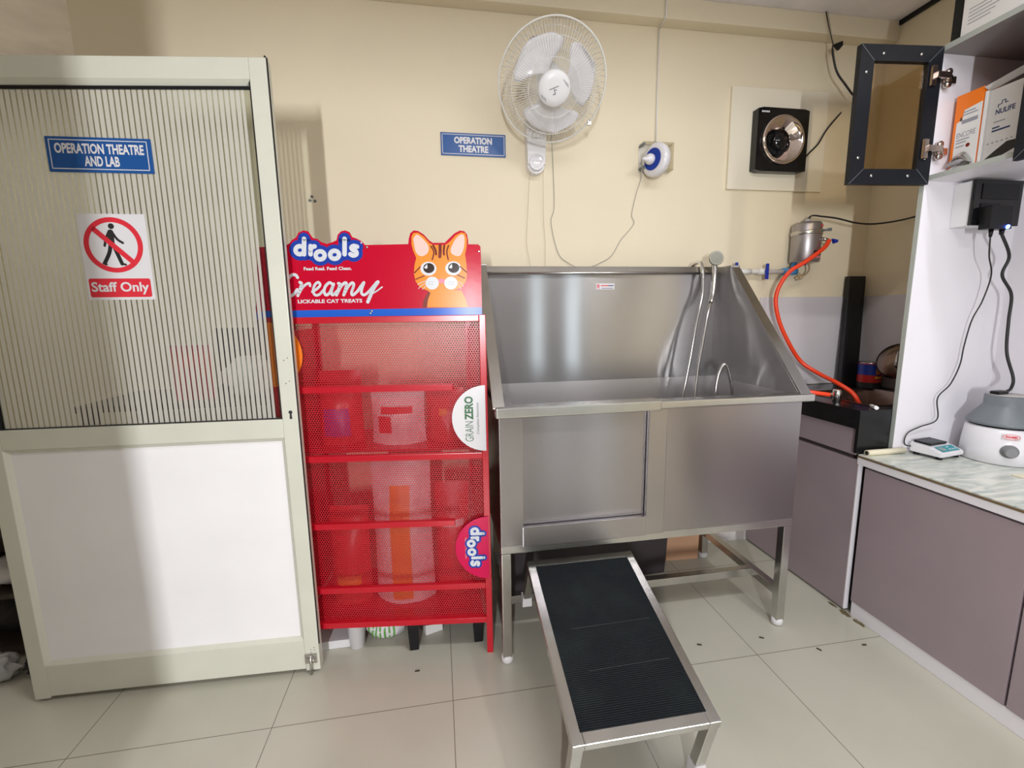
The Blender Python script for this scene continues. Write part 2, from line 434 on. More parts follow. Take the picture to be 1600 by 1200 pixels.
# ------------------------------------------------------------------ flat print helpers (a sheet has an origin, two directions and a scale)
class Sheet:
    def __init__(s, o, u, v):
        s.o, s.u, s.v = Vector(o), Vector(u).normalized(), Vector(v).normalized(); s.n = s.u.cross(s.v).normalized()
    def at(s, a, b, h=0.0): return s.o + s.u * a + s.v * b + s.n * h
def ink_poly(b, S, pts, h): b.face([S.at(x, y, h) for x, y in pts])
def ink_rect(b, S, x0, x1, y0, y1, h): ink_poly(b, S, [(x0, y0), (x1, y0), (x1, y1), (x0, y1)], h)
def ell(cx, cy, rx, ry, n=28, a0=0.0, a1=2 * math.pi):
    full = abs(a1 - a0 - 2 * math.pi) < 1e-6
    return [(cx + rx * math.cos(a0 + (a1 - a0) * k / (n if full else n - 1)), cy + ry * math.sin(a0 + (a1 - a0) * k / (n if full else n - 1))) for k in range(n)]
def ink_ring(b, S, cx, cy, r0, r1, h, n=48):
    for k in range(n):
        a, c = 2 * math.pi * k / n, 2 * math.pi * (k + 1) / n
        ink_poly(b, S, [(cx + r0 * math.cos(a), cy + r0 * math.sin(a)), (cx + r1 * math.cos(a), cy + r1 * math.sin(a)),
                        (cx + r1 * math.cos(c), cy + r1 * math.sin(c)), (cx + r0 * math.cos(c), cy + r0 * math.sin(c))], h)
def ink_stroke(b, S, pts, w, h, smooth=5, taper=None):
    if smooth and len(pts) > 2: pts = [(p.x, p.y) for p in smooth_path([(x, y, 0) for x, y in pts], smooth)]
    n = len(pts)
    for i in range(n):
        ww = w if not taper else w * (taper[0] + (taper[1] - taper[0]) * i / (n - 1))
        ink_poly(b, S, ell(*pts[i], ww / 2, ww / 2, 12), h + i * 1e-6)
        if i < n - 1:
            (x0, y0), (x1, y1) = pts[i], pts[i + 1]; L = math.hypot(x1 - x0, y1 - y0)
            if L < 1e-7: continue
            px, py = -(y1 - y0) / L * ww / 2, (x1 - x0) / L * ww / 2
            ink_poly(b, S, [(x0 + px, y0 + py), (x0 - px, y0 - py), (x1 - px, y1 - py), (x1 + px, y1 + py)], h + i * 1e-6)

_txt = {}
def glyphs(txt, bold=0.0):
    k = (txt, bold)
    if k in _txt: return _txt[k]
    c = bpy.data.curves.new('lettering', 'FONT'); c.body = txt; c.size = 1.0; c.offset = bold; c.resolution_u = 3; c.fill_mode = 'FRONT'
    o = bpy.data.objects.new('lettering', c); COL.objects.link(o)
    bpy.context.view_layer.update()
    me = bpy.data.meshes.new_from_object(o.evaluated_get(bpy.context.evaluated_depsgraph_get()))
    vs = [(v.co.x, v.co.y) for v in me.vertices]; fs = [tuple(p.vertices) for p in me.polygons]
    bpy.data.objects.remove(o); bpy.data.curves.remove(c); bpy.data.meshes.remove(me)
    _txt[k] = (vs, fs)
    return _txt[k]
def ink_text(b, S, txt, x0, x1, y0, y1, h, bold=0.0, slant=0.0):
    """letters fitted into the box x0..x1, y0..y1 of the sheet"""
    vs, fs = glyphs(txt, bold)
    ax, bx = min(v[0] for v in vs), max(v[0] for v in vs); ay, by = min(v[1] for v in vs), max(v[1] for v in vs)
    sx, sy = (x1 - x0) / (bx - ax), (y1 - y0) / (by - ay)
    b._faces([S.at(x0 + (v[0] - ax) * sx + slant * (v[1] - ay) * sy, y0 + (v[1] - ay) * sy, h) for v in vs], fs)

def pouch(b, cx, cy, z0, w, h, d, ang=0.0, lean=0.0, seed=0):
    rnd = random.Random(seed); ca, sa = math.cos(ang), math.sin(ang)
    wob = [rnd.uniform(-1, 1) for _ in range(8)]
    def prof(u, v):
        e = (1 - abs(2 * u - 1) ** 2.6); t = (0.55 + 0.45 * min(1, (1 - v) * 2.2)) * max(0.0, 1 - max(0, v - 0.55) / 0.45) ** 0.8
        k = 1 + 0.12 * wob[int(u * 3.99)] * math.sin(v * 9 + wob[4] * 3)
        return d / 2 * e * t * k
    def P(u, v, sgn):
        x = (u - 0.5) * w * (1 - 0.04 * math.sin(v * math.pi)); y = sgn * prof(u, v) + lean * v; z = v * h
        return (cx + x * ca - y * sa, cy + x * sa + y * ca, z0 + z)
    b.grid(lambda u, v: P(u, v, -1), 14, 14); b.grid(lambda u, v: P(u, v, 1), 14, 14)
    # bottom
    n = 14; vs = [P(i / n, 0, -1) for i in range(n + 1)] + [P(i / n, 0, 1) for i in range(n, -1, -1)]
    b.face(vs)
def blob(b, c, s, seed=1, n=14, amp=0.28, flat=0.0):
    from mathutils import noise
    rnd = Vector((seed * 7.3, seed * 3.1, seed * 1.7))
    def P(u, v):
        th = 2 * math.pi * u; ph = math.pi * v
        d = Vector((math.sin(ph) * math.cos(th), math.sin(ph) * math.sin(th), -math.cos(ph)))
        k = 1 + amp * noise.noise(d * 1.9 + rnd) + amp * 0.5 * noise.noise(d * 4.5 + rnd)
        z = d.z * k * s[2]
        if flat: z = max(z, -s[2] * flat)
        return (c[0] + d.x * k * s[0], c[1] + d.y * k * s[1], c[2] + z)
    b.grid(P, n * 2, n)

# ================================================================== THE ROOM
YW, XR, XL, YF = 0.845, 3.60, -1.65, -4.3
struct('floor', B().box(XL - .1, XR + .1, YF - .1, 2.4, -0.08, 0.0), floorm)
struct('ceiling', B().box(XL - .1, XR + .1, YF - .1, 2.4, CEIL, CEIL + 0.08), ceilm)
struct('wall_back', B().box(-0.21, XR + .1, YW, 2.3, 0, CEIL), wallp)
struct('wall_recess', B().box(XL - .1, -0.2, 2.2, 2.35, 0, CEIL), wallp)
struct('wall_right', B().box(XR, XR + .1, YF, YW, 0, CEIL), wallp)
struct('wall_left', B().box(XL - .1, XL, YF, 2.3, 0, CEIL), wallp)
WIN = [(2.68, 2.92), (3.26, 3.54)]
wf = B()
xs = [XL - .1] + [v for w in sorted(WIN) for v in w] + [XR + .1]
for i in range(0, len(xs), 2): wf.box(xs[i], xs[i + 1], YF - .1, YF, 0, CEIL)
for a, c in WIN:
    wf.box(a, c, YF - .1, YF, 0, 0.12); wf.box(a, c, YF - .1, YF, 2.25, CEIL)
struct('wall_front', wf, wallw)
struct('wall_partition', B().box(XL, 0.36, -2.12, -2.0, 0, CEIL).box(.36, XR, -2.12, -2.0, 1.98, CEIL), wallw)  # added wall and lintel, block light from the door's left and upper wall
for i, (a, c) in enumerate(sorted(WIN)):
    w = B()
    for q in (a, c - .03): w.box(q, q + .03, YF - .08, YF - .02, .12, 2.25)
    for q in (.12, 1.76, 2.22): w.box(a, c, YF - .08, YF - .02, q, q + (.09 if q == 1.76 else .03))
    fr = struct('window_%d' % (i + 1), w, creamal)
    p = B().box(a + .03, c - .03, YF - .055, YF - .05, .15, 2.22).build('window_pane', paneglass, fr)
struct('trim_1', B().hexa([(-0.21, 0.775, 2.712), (XR, 0.775, 2.712), (XR, YW, 2.712), (-0.21, YW, 2.712),
                           (-0.21, 0.775, CEIL), (XR, 0.775, CEIL), (XR, YW, CEIL), (-0.21, YW, CEIL)], 0.006), wallp)
struct('trim_2', B().box(XR - .012, XR, -1.6, .775, CEIL - .022, CEIL), blackp)  # black strip standing for the dark gap between ceiling and right wall
struct('baseboard_back', B().box(-0.21, 2.97, YW - .012, YW, 0, 0.068, 0.002), skirtm)

# ceiling battens that hold the lights
for i, (x, y, r, pw) in enumerate(LAMPS):
    t = thing('ceiling_light', ['slim white ceiling batten in the recess left of the door', 'slim white ceiling batten straight above the photographer', 'slim white ceiling batten above the grey base cabinets',
                                'slim white ceiling batten nearest the front windows'][i], 'light', (x, y, CEIL - .05), 'ceiling battens')
    dx, dy = (.62, .045) if abs(r) < .1 else (.045, .62)
    B().box(x - dx, x + dx, y - dy, y + dy, CEIL - .05, CEIL, 0.006).build('housing', lampm, t)

t = thing('wall_light', 'slim white upright batten light on the front wall behind the photographer', 'light', (.56, -4.27, 1.13))
B().box(.51, .61, YF, YF + .06, 1.13, 1.77, .006).build('housing', lampm, t)  # housing made up for the added lamp

# ================================================================== DOOR LEAF (left)
d = thing('door_1', 'cream aluminium door with striped frosted glass above a plain white board', None, (-0.27, .242, 0.0), None, 'structure')
yf, yb = 0.222, 0.262
DL, DR = -0.276, 0.702
SWING = (math.radians(-2.0), (.705, .222, 0))
def topz(x): return 2.112 + (x - DL) / (DR - DL) * 0.040
def stile(x0, x1, bx0, bx1, name):
    b = B()
    b.hexa([(x0, yf, .012), (x1, yf, .012), (x1, yb, .012), (x0, yb, .012), (x0, yf, topz(x0)), (x1, yf, topz(x1)), (x1, yb, topz(x1)), (x0, yb, topz(x0))], 0.003)
    return b.build(name, creamal, d)
stile(DL, DL + .050, 0, 0, 'stile'); rs = stile(DR - .052, DR, 0, 0, 'stile')
ix0, ix1 = DL + .050, DR - .052
def rail(z0, z1, name, slope=False):
    b = B()
    if slope:
        b.hexa([(ix0, yf, topz(ix0) - z0), (ix1, yf, topz(ix1) - z0), (ix1, yb, topz(ix1) - z0), (ix0, yb, topz(ix0) - z0),
                (ix0, yf, topz(ix0)), (ix1, yf, topz(ix1)), (ix1, yb, topz(ix1)), (ix0, yb, topz(ix0))], 0.003)
    else: b.box(ix0, ix1, yf, yb, z0, z1, 0.003)
    return b.build(name, creamal, d)
rail(0.062, 0, 'top_rail', True); rail(.932, 1.000, 'middle_rail'); rail(.020, .140, 'bottom_rail')
# sloped glazing beads round the glass and the board
def bead(p0, p1, ins, nm):
    """p0-p1 along frame edge, ins = inward direction"""
    a, c, i = Vector(p0), Vector(p1), Vector(ins)
    b = B(); L = (c - a).normalized()
    w = 0.016
    q0, q1 = a + i * w + L * w, c + i * w - L * w
    y1 = Vector((0, .016, 0))
    b.prism([a, c, c + y1, a + y1][:0] or [a, q0 + y1, a + y1], (0, 0, 0)) if False else None
    b._faces([a, c, q1 + y1, q0 + y1, a + y1, c + y1], [(0, 1, 2, 3), (0, 3, 4), (1, 5, 2), (3, 2, 5, 4), (0, 4, 5, 1)])
    return b.build(nm, creamal, d)
for z0, z1 in ((.140, .932),):
    bead((ix0, yf, z0), (ix1, yf, z0), (0, 0, 1), 'panel_bead'); bead((ix0, yf, z1), (ix1, yf, z1), (0, 0, -1), 'panel_bead')
    bead((ix0, yf, z0), (ix0, yf, z1), (1, 0, 0), 'panel_bead'); bead((ix1, yf, z0), (ix1, yf, z1), (-1, 0, 0), 'panel_bead')
B().box(ix0 - .005, ix1 + .005, yf + .013, yf + .024, .13, .94).build('lower_panel', doorpan, d)
g = B().hexa([(ix0 - .004, yf + .016, .995), (ix1 + .004, yf + .016, .995), (ix1 + .004, yf + .021, .995), (ix0 - .004, yf + .021, .995),
              (ix0 - .004, yf + .016, topz(ix0) - .058), (ix1 + .004, yf + .016, topz(ix1) - .058), (ix1 + .004, yf + .021, topz(ix1) - .058), (ix0 - .004, yf + .021, topz(ix0) - .058)])
g.build('glass_pane', paneglass, d)
g = B().face([(ix0 - .004, yf + .0155, .995), (ix1 + .004, yf + .0155, .995), (ix1 + .004, yf + .0155, topz(ix1) - .058), (ix0 - .004, yf + .0155, topz(ix0) - .058)])
tagp(g.build('frosted_film', reeded, d), 'frosted film cut in upright stripes')
bead((ix0, yf, topz(ix0) - .062), (ix1, yf, topz(ix1) - .062), (0, 0, -1), 'glass_bead')
gk = B()
gk.beam((ix0, yf + .0135, topz(ix0) - .082), (ix1, yf + .0135, topz(ix1) - .082), .006, .009)
gk.beam((ix1 - .003, yf + .012, 1.0), (ix1 - .003, yf + .012, topz(ix1) - .062), .01, .006, (1, 0, 0))
gk.beam((ix0 + .003, yf + .012, 1.0), (ix0 + .003, yf + .012, topz(ix0) - .062), .01, .006, (1, 0, 0))
gk.beam((ix0, yf + .012, 1.001), (ix1, yf + .012, 1.001), .01, .004)
tagp(gk.build('glass_gasket', blackp, d), 'black rubber gasket')
k = B(); Sk = Sheet((0.679, yf - .0006, 1.018), (1, 0, 0), (0, 0, 1))
ink_poly(k, Sk, ell(0, .006, .0065, .0065, 16), 0); ink_poly(k, Sk, [(-.0028, .004), (-.0045, -.018), (.0045, -.018), (.0028, .004)], 0)
tagp(k.build('keyhole', blackv, d), 'black keyhole')
k = B()
for zz in (1.13, 1.21, .103, .092):
    for xx in (-.006, .006): ink_poly(k, Sheet((.679 + xx, yf - .0006, zz), (1, 0, 0), (0, 0, 1)), ell(0, .004 * xx / .006, .0018, .0018, 8), 0)
k.build('screw_hole', blackv, d)
bt = B().box(.650, .694, yf - .006, yf, .045, .085, .0015).box(.655, .689, yf - .010, yf - .006, .062, .070, .001)
bo = bt.build('tower_bolt', steelt, d)
B().tube([(.672, yf - .009, .082), (.672, yf - .009, .004)], .0052, 12).tube([(.672, yf - .009, .066), (.686, yf - .018, .066)], .003, 8).build('bolt_rod', steelt, bo)
ct = B().tube([(DR - .012, yf + .02, 2.152), (DR - .006, yf + .012, 2.162), (DR + .002, yf + .006, 2.152), (DR + .0022, yf + .003, 1.0), (DR + .0022, yf + .003, .12)], .0022, 8)
tagp(ct.build('edge_seal', blackp, d), 'black seal strip along the free edge')

# signs on the door glass
s = thing('room_sign', 'blue plate on the door glass reading operation theatre and lab', 'sign', (.19, .236, 1.805))
B().box(.041, .335, .2325, .238, 1.805, 1.907, .001).build('plate', blueplate, s)
S = Sheet((.044, .2325, 1.8055), (1, 0, 0), (0, 0, 1))
b = B()
for (x0, x1, y0, y1) in ((.006, .281, .091, .0935), (.006, .281, .0075, .010), (.006, .0085, .0075, .0935), (.2785, .281, .0075, .0935)):
    ink_rect(b, S, x0, x1, y0, y1, .0006)
b.build('border', whitev, s)
b = B(); ink_text(b, S, 'OPERATION THEATRE', .020, .270, .053, .083, .0006, .034); ink_text(b, S, 'AND LAB', .098, .197, .017, .047, .0006, .034)
b.build('lettering', whitev, s); swing(s, SWING[1], SWING[0])

s = thing('staff_sign', 'white and red no entry sticker on the door glass reading staff only', 'sign', (.19, .237, 1.416))
B().box(.092, .288, .2355, .238, 1.416, 1.683).build('sheet', whitev, s)
S = Sheet((.0935, .2355, 1.4165), (1, 0, 0), (0, 0, 1))
def sp(a, c): return ((a - (465 + (c - 618) * .178)) / 425 * .193, .266 * (1 - (c - 618) / 532))
b = B(); cx, cy = sp(705, 808); ink_ring(b, S, cx, cy, .0705, .0855, .0006)
b.build('prohibition_ring', redv, s)
b = B()
ink_poly(b, S, ell(*sp(685, 692), .0088, .0088, 20), .0006)
for pts, w in (([(683, 730), (688, 765), (692, 800)], 40), ([(692, 728), (728, 772), (764, 794)], 16), ([(670, 730), (655, 770), (649, 812)], 16),
               ([(686, 800), (680, 855), (655, 915)], 25), ([(655, 915), (645, 920), (664, 928)], 14), ([(698, 795), (735, 868), (764, 924)], 25), ([(764, 924), (788, 929)], 14)):
    ink_stroke(b, S, [sp(*q) for q in pts], w / 425 * .193, .0006, 4)
tagp(b.build('walking_figure', blackv, s), 'black walking figure')
b = B(); ink_stroke(b, S, [(cx - .054, cy + .052), (cx + .054, cy - .056)], .0155, .0009, 0)
b.build('prohibition_bar', redv, s)
b = B(); rr = .006
x0, x1, y0, y1 = .006, .187, .008, .067
ink_poly(b, S, [p for (qx, qy, a) in ((x1 - rr, y1 - rr, 0), (x0 + rr, y1 - rr, .5), (x0 + rr, y0 + rr, 1), (x1 - rr, y0 + rr, 1.5)) for p in ell(qx, qy, rr, rr, 6, a * math.pi, (a + .5) * math.pi)], .0006)
b.build('banner', redv, s)
b = B(); ink_text(b, S, 'Staff Only', .012, .181, .016, .056, .0011, .025); b.build('lettering', whitev, s)
for q in (s, d): swing(q, SWING[1], SWING[0])

# ================================================================== wall sign
s = thing('room_sign', 'blue plate on the cream wall left of the fan reading operation theatre', 'sign', (1.40, YW, 2.09))
B().box(1.246, 1.551, YW - .006, YW - .0005, 2.090, 2.190, .001).build('plate', blueplate, s)
S = Sheet((1.246, YW - .006, 2.090), (1, 0, 0), (0, 0, 1)); b = B()
for (x0, x1, y0, y1) in ((.006, .299, .091, .0935), (.006, .299, .0065, .009), (.006, .0085, .0065, .0935), (.2965, .299, .0065, .0935)): ink_rect(b, S, x0, x1, y0, y1, .0006)
b.build('border', whitev, s)
b = B(); ink_text(b, S, 'OPERATION', .062, .240, .053, .083, .0006, .045); ink_text(b, S, 'THEATRE', .082, .222, .016, .046, .0006, .045); b.build('lettering', whitev, s)

for i, (x, z) in enumerate(((.659, 1.891), (.649, 1.874), (.671, 1.872))):
    one('wall_plug', B().lathe([(.0, -.002), (.006, -.002), (.006, .003), (.003, .004)], axis((x, YW - .002, z), (0, -1, 0)), 12), greyp,
        ['small grey screw plug in the wall above the red stand, top one of three', 'small grey screw plug in the wall above the red stand, lower left of three',
         'small grey screw plug in the wall above the red stand, lower right of three'][i], 'wall plug', 'wall plugs above the red stand')

# ================================================================== WALL FAN
FC = Vector((1.708, .563, 2.294)); FA = Vector((-.0988, -.799, -.593)).normalized()
f = thing('wall_fan', 'white wall fan with wire cage tilted down above the steel tub', 'fan', (1.70, YW, 2.01))
FX = Vector((1, 0, 0)); FM = axis(FC, FA, FX)
def fl(r, a, h): return FM @ Vector((r * math.cos(a), r * math.sin(a), h))
RIM = .220
b = B(); NW = 104
for kx in range(NW):
    a = 2 * math.pi * kx / NW
    b.tube([fl(r, a, h) for r, h in ((.062, .076), (.11, .074), (.16, .064), (.198, .042), (.215, .018), (RIM, 0))], .0009, 4, caps=False)
for r, h in ((.105, .0745), (.172, .060)):
    b.tube([fl(r, 2 * math.pi * q / 48, h) for q in range(49)], .0012, 5, caps=False)
fg = b.build('front_grille', wirew, f)
b = B()
for kx in range(64):
    a = 2 * math.pi * kx / 64
    b.tube([fl(r, a, h) for r, h in ((.055, -.062), (.12, -.062), (.18, -.052), (.208, -.03), (RIM, -.004))], .0011, 4, caps=False)
for r, h in ((.12, -.062), (.19, -.046)): b.tube([fl(r, 2 * math.pi * q / 48, h) for q in range(49)], .0012, 5, caps=False)
b.build('rear_grille', wirew, f)
b = B(); b.tube([fl(RIM + .003, 2 * math.pi * q / 72, 0) for q in range(73)], .0036, 8, caps=False); b.build('rim_band', wirew, f)
b = B().lathe([(.066, .070), (.066, .080), (.060, .087), (.035, .090), (.0, .091)][::1], FM, 36, cap0=True, cap1=False); hc = b.build('hub_cap', whitep, f)
Sf = Sheet(FM @ Vector((0, 0, .0918)), FM.to_3x3() @ Vector((1, 0, 0)), FM.to_3x3() @ Vector((0, 1, 0)))
if Sf.v.z < 0: Sf = Sheet(Sf.o, -Sf.u, -Sf.v)
b = B()
ink_stroke(b, Sf, [(-.019, -.002), (.014, .013)], .0035, 0, 0); ink_stroke(b, Sf, [(.008, -.001), (.0, -.003), (.003, -.010), (.006, -.015), (-.003, -.018)], .0035, 0, 3)
ink_stroke(b, Sf, [(-.003, .004), (.003, -.012)], .003, 0, 0); b.build('hub_logo', greyink, hc)
for i in range(4):
    b = B(); ink_stroke(b, Sf, [(.036 + .006 * i - .004, .030 - .004 * i + .006), (.036 + .006 * i, .024 - .004 * i)], .0026, -.003, 0); b.build('vent_slot', greyink, hc)
    b = B(); ink_stroke(b, Sf, [(-.050 + .006 * i, -.026 - .004 * i + .004), (-.047 + .006 * i, -.033 - .004 * i)], .0026, -.003, 0); b.build('vent_slot', greyink, hc)
hb = B().lathe([(.045, -.045), (.052, -.02), (.052, .05), (.040, .064), (.0, .066)], FM, 32, cap1=False); hb.build('blade_hub', whitep, f)
for i, a0 in enumerate((2.15, .25, -1.62)):
    def bl(u, v):
        r = .045 + .135 * u
        wid = .14 + .98 * math.sin(min(1, u * 1.06) * math.pi * .62)
        if u > .8: wid *= math.sqrt(max(0.0, 1 - ((u - .8) / .2) ** 2)) * .85 + .15
        a = a0 + (v - .5) * wid * 1.55 + .15 * u
        return fl(r, a, .012 + (v - .5) * .045 * (1 - .3 * u))
    bb = B().grid(bl, 16, 12)
    o = bb.build('blade', whiteg, f); md = o.modifiers.new('thick', 'SOLIDIFY'); md.thickness = .002
b = B().lathe([(.0, -.19), (.035, -.185), (.055, -.165), (.058, -.09), (.056, -.062)], FM, 32, cap0=False); b.build('motor_housing', whitep, f)
b = B()
mb_ = FM @ Vector((0, 0, -.14))
b.tube([mb_ + Vector((0, .0, -.03)), mb_ + Vector((-.005, .06, -.07)), (1.698, .802, 2.235), (1.694, .805, 2.16)], [.030, .034, .036, .038], 14, smooth=4)
b.build('neck', whitep, f)
def capsule(x, z0, z1, w, y0, y1, n=14):
    pts = [(x + w / 2 * math.cos(a), z1 - w / 2 + w / 2 * math.sin(a)) for a in [math.pi * q / n for q in range(n + 1)]] + \
          [(x + w * .42 * math.cos(a), z0 + w * .42 + w * .42 * math.sin(a)) for a in [math.pi + math.pi * q / n for q in range(n + 1)]]
    return [(p[0], y1, p[1]) for p in pts], (0, y0 - y1, 0)
pts, vec = capsule(1.690, 2.010, 2.290, .098, .785, YW - .0005)
b = B().prism(pts, vec); 
bmesh.ops.bevel(b.bm, geom=[e for e in b.bm.edges if all(abs(v.co.y - .785) < 1e-4 for v in e.verts)], offset=.012, segments=3, affect='EDGES')
wb = b.build('wall_bracket', whitep, f)
b = B().lathe([(.036, 0), (.036, .004), (.030, .007), (.026, .004), (.0, .004)], axis((1.690, .785, 2.056), (0, -1, 0)), 32, cap1=False); b.build('control_dial', whiteg, f)
for i, pts in enumerate(([(1.661, .815, 2.03), (1.655, .832, 1.847), (1.648, .835, 1.696), (1.664, .830, 1.588), (1.664, .775, 1.40)],
                         [(1.727, .815, 2.03), (1.733, .832, 1.818), (1.742, .835, 1.697), (1.742, .830, 1.579), (1.742, .775, 1.42)])):
    B().tube(pts, .0011, 6, smooth=6).build('pull_cord', stringm, f)
cl = B().box(-.008, .008, -.006, .006, -.01, .01, .002)
bmesh.ops.transform(cl.bm, matrix=Matrix.Translation(fl(RIM + .006, -.62 if fl(RIM, -.62, 0).z < FC.z else .62, 0)), verts=cl.bm.verts)
tagp(cl.build('rim_clip', steelt, f), 'small metal clip on the rim')

# ================================================================== round wall socket with its plug
s = thing('wall_socket', 'round white wall socket with blue disc and white plug right of the fan', 'socket', (2.29, YW, 2.0))
B().box(2.225, 2.388, YW - .004, YW - .0005, 2.045, 2.180, .002).build('back_plate', clearpl, s)
b = B()
b.box(2.385, 2.389, YW - .05, YW - .004, 2.05, 2.178); b.box(2.229, 2.389, YW - .05, YW - .004, 2.174, 2.178); b.box(2.229, 2.389, YW - .05, YW - .004, 2.05, 2.054)
tagp(b.build('clear_cover', clearplast, s), 'clear plastic cover')
for zz in (2.06, 2.166): B().lathe([(.0, 0), (.006, 0), (.006, .05), (.0, .05)], axis((2.23, YW - .004, zz), (0, -1, 0)), 10, False, False).build('clip_post', greyp, s)
SM = axis((2.282, YW - .080, 2.083), (-.93, -.36, 0.0), (0, 0, 1))
B().lathe([(.066, -.022), (.076, -.012), (.078, .012), (.072, .022), (.054, .025)], SM, 40).build('round_casing', whiteg, s)
b = B().lathe([(.050, .0255), (.050, .028)], SM, 40); tagp(b.build('face_disc', bluev, s), 'deep blue round face')
b = B()
b.lathe([(.024, .028), (.026, .040), (.022, .055), (.010, .068), (.0055, .09)], axis(SM @ Vector((.004, .006, 0)), SM.to_3x3() @ Vector((-.12, -.05, 1))), 18)
pl = b.build('plug', whiteg, s)
one('white_cable', B().tube([(2.309, .835, 2.705), (2.311, .835, 2.45), (2.3115, .835, 2.165)], .0035, 8).tube([(2.307, .765, CEIL - .001), (2.307, .765, 2.715), (2.309, .79, 2.706), (2.309, .835, 2.70)], .0035, 8),
    wirew, 'thin white cable running straight down the wall from ceiling to round socket', 'cable')
tip = SM @ Vector((-.004, .0, .10))
one('fan_wire', B().tube([(1.757, .80, 2.25), (1.777, .836, 2.16), (1.789, .838, 1.881), (1.773, .838, 1.796), (1.809, .838, 1.652), (1.863, .838, 1.602), (1.93, .825, 1.572), (1.985, .825, 1.585), (2.022, .838, 1.599),
     (2.09, .838, 1.638), (2.14, .838, 1.717), (2.207, .838, 1.797), (2.195, .838, 1.844), (2.216, .83, 1.952), (2.225, .80, 2.02), tuple(tip)], .0016, 6, smooth=8),
    cableg, 'thin grey wire sagging between the fan and the round socket', 'wire')

# ================================================================== EXHAUST FAN on its board
one('mounting_board', B().box(2.712, 3.270, YW - .016, YW - .0005, 1.978, 2.472, .003), mat('pale cream board paint', (.82, .75, .60), .6, var=.02, scale=3), 'cream painted square board on the wall behind the black exhaust fan', 'board')
e = thing('exhaust_fan', 'square black exhaust fan with shiny round mouth on cream board', 'exhaust fan', (2.978, .828, 2.06))
ECX, ECZ, EY = 2.978, 2.211, .785
b = B()
# housing: square front with a round opening
n = 48; hw, hh = .1455, .152
sq = []
for kx in range(n):
    a = 2 * math.pi * kx / n; c_, s_ = math.cos(a), math.sin(a); m_ = max(abs(c_) / hw, abs(s_) / hh); sq.append((ECX + c_ / m_, ECZ + s_ / m_))
ci = [(ECX + .115 * math.cos(2 * math.pi * kx / n), ECZ + .115 * math.sin(2 * math.pi * kx / n)) for kx in range(n)]
vs = [(x, EY, z) for x, z in sq] + [(x, EY, z) for x, z in ci] + [(x, .829, z) for x, z in sq]
fs = [(i, (i + 1) % n, n + (i + 1) % n, n + i) for i in range(n)] + [(i, 2 * n + i, 2 * n + (i + 1) % n, (i + 1) % n) for i in range(n)] + [tuple(range(2 * n, 3 * n))]
b._faces(vs, fs); b.build('housing', blackgl, e)
EM = axis((ECX, EY, ECZ), (0, -1, 0), (1, 0, 0))
b = B().lathe([(.116, .0), (.120, .006), (.116, .014), (.106, .013), (.094, .003), (.078, -.012), (.064, -.026), (.056, -.038)], EM, 56, False, False); b.build('bell_mouth', copper, e)
b = B().lathe([(.040, -.04), (.041, -.016), (.034, -.004), (.0, .0)], EM, 32, cap1=False); b.build('motor_hub', blackgl, e)
for kx in range(5):
    a0 = 2 * math.pi * kx / 5 + .3
    bb = B().grid(lambda u, v: EM @ Vector(((.036 + .022 * u) * math.cos(a0 + (v - .5) * .95), (.036 + .022 * u) * math.sin(a0 + (v - .5) * .95), -.034 + (v - .5) * .008)), 4, 6)
    bb.build('blade', blackp, e)
B().lathe([(.060, -.0395), (.0, -.0395)], EM, 32, False, False).build('shutter', blackp, e)
S = Sheet((ECX - hw, EY, ECZ - hh), (1, 0, 0), (0, 0, 1)); b = B()
for i in range(5): ink_rect(b, S, .018 + .0092 * i, .0255 + .0092 * i, .279, .287, .0006)
b.build('name_label', whitev, e)
one('cable_stub', B().tube([(3.124, .80, 2.130), (3.15, .80, 2.160), (3.20, .80, 2.207), (3.239, .80, 2.271), (3.279, .80, 2.32), (3.324, .80, 2.369)], [.0042] * 5 + [.0018], 8, smooth=6), cableb,
    'short black cable stub curving up from the exhaust fan', 'cable')
h = thing('hanging_cable', 'black cable hanging loose from the ceiling above the exhaust fan', 'cable', (3.2, .765, 2.43))
B().tube([(3.150, .765, CEIL), (3.174, .762, 2.729), (3.192, .76, 2.68), (3.199, .758, 2.655), (3.199, .758, 2.63), (3.232, .758, 2.538), (3.295, .758, 2.474), (3.342, .758, 2.431)], [.0022, .0022, .0022, .003, .0048, .0048, .0048, .003], 8, smooth=6).build('cable_sheath', cableb, h)
B().tube([(3.160, .765, CEIL), (3.186, .765, 2.729), (3.204, .76, 2.66)], .0018, 6, smooth=5).build('bare_wire', stringm, h)
b = B().prism([(3.20, .752, 2.655), (3.248, .752, 2.674), (3.252, .752, 2.655), (3.232, .752, 2.632)], (0, .012, 0)); b.build('taped_joint', blackp, h)

# ================================================================== GEYSER, PIPES, HOSES
g = thing('water_heater', 'small steel cylinder water heater on wall above the sink', 'water heater', (3.155, .79, 1.61))
gx, gy = 3.152, .772; GM = axis((gx, gy, 1.60), (0, 0, 1), (1, 0, 0))
B().lathe([(.066, .0), (.070, .006), (.070, .190), (.064, .203), (.040, .208), (.0, .210)], GM, 36, cap1=False).build('tank', mat('satin grey tank metal', (.40, .375, .385), .38, .85, var=.03), g)
B().lathe([(.0715, .140), (.0735, .142), (.0735, .158), (.0715, .160)], GM, 36, False, False).build('strap', steelt, g)
B().box(gx - .02, gx + .02, gy + .06, YW - .0005, 1.62, 1.80, .002).build('wall_bracket', blackp, g)
B().lathe([(.014, .207), (.014, .222), (.008, .226)], GM, 16).build('cable_gland', greyl, g)
b = B().lathe([(.0065, 0), (.0065, .004)], axis((gx + .030, gy - .0635, 1.781), (.4, -.9, 0)), 12); tagp(b.build('indicator_light', redv, g), 'small red indicator')
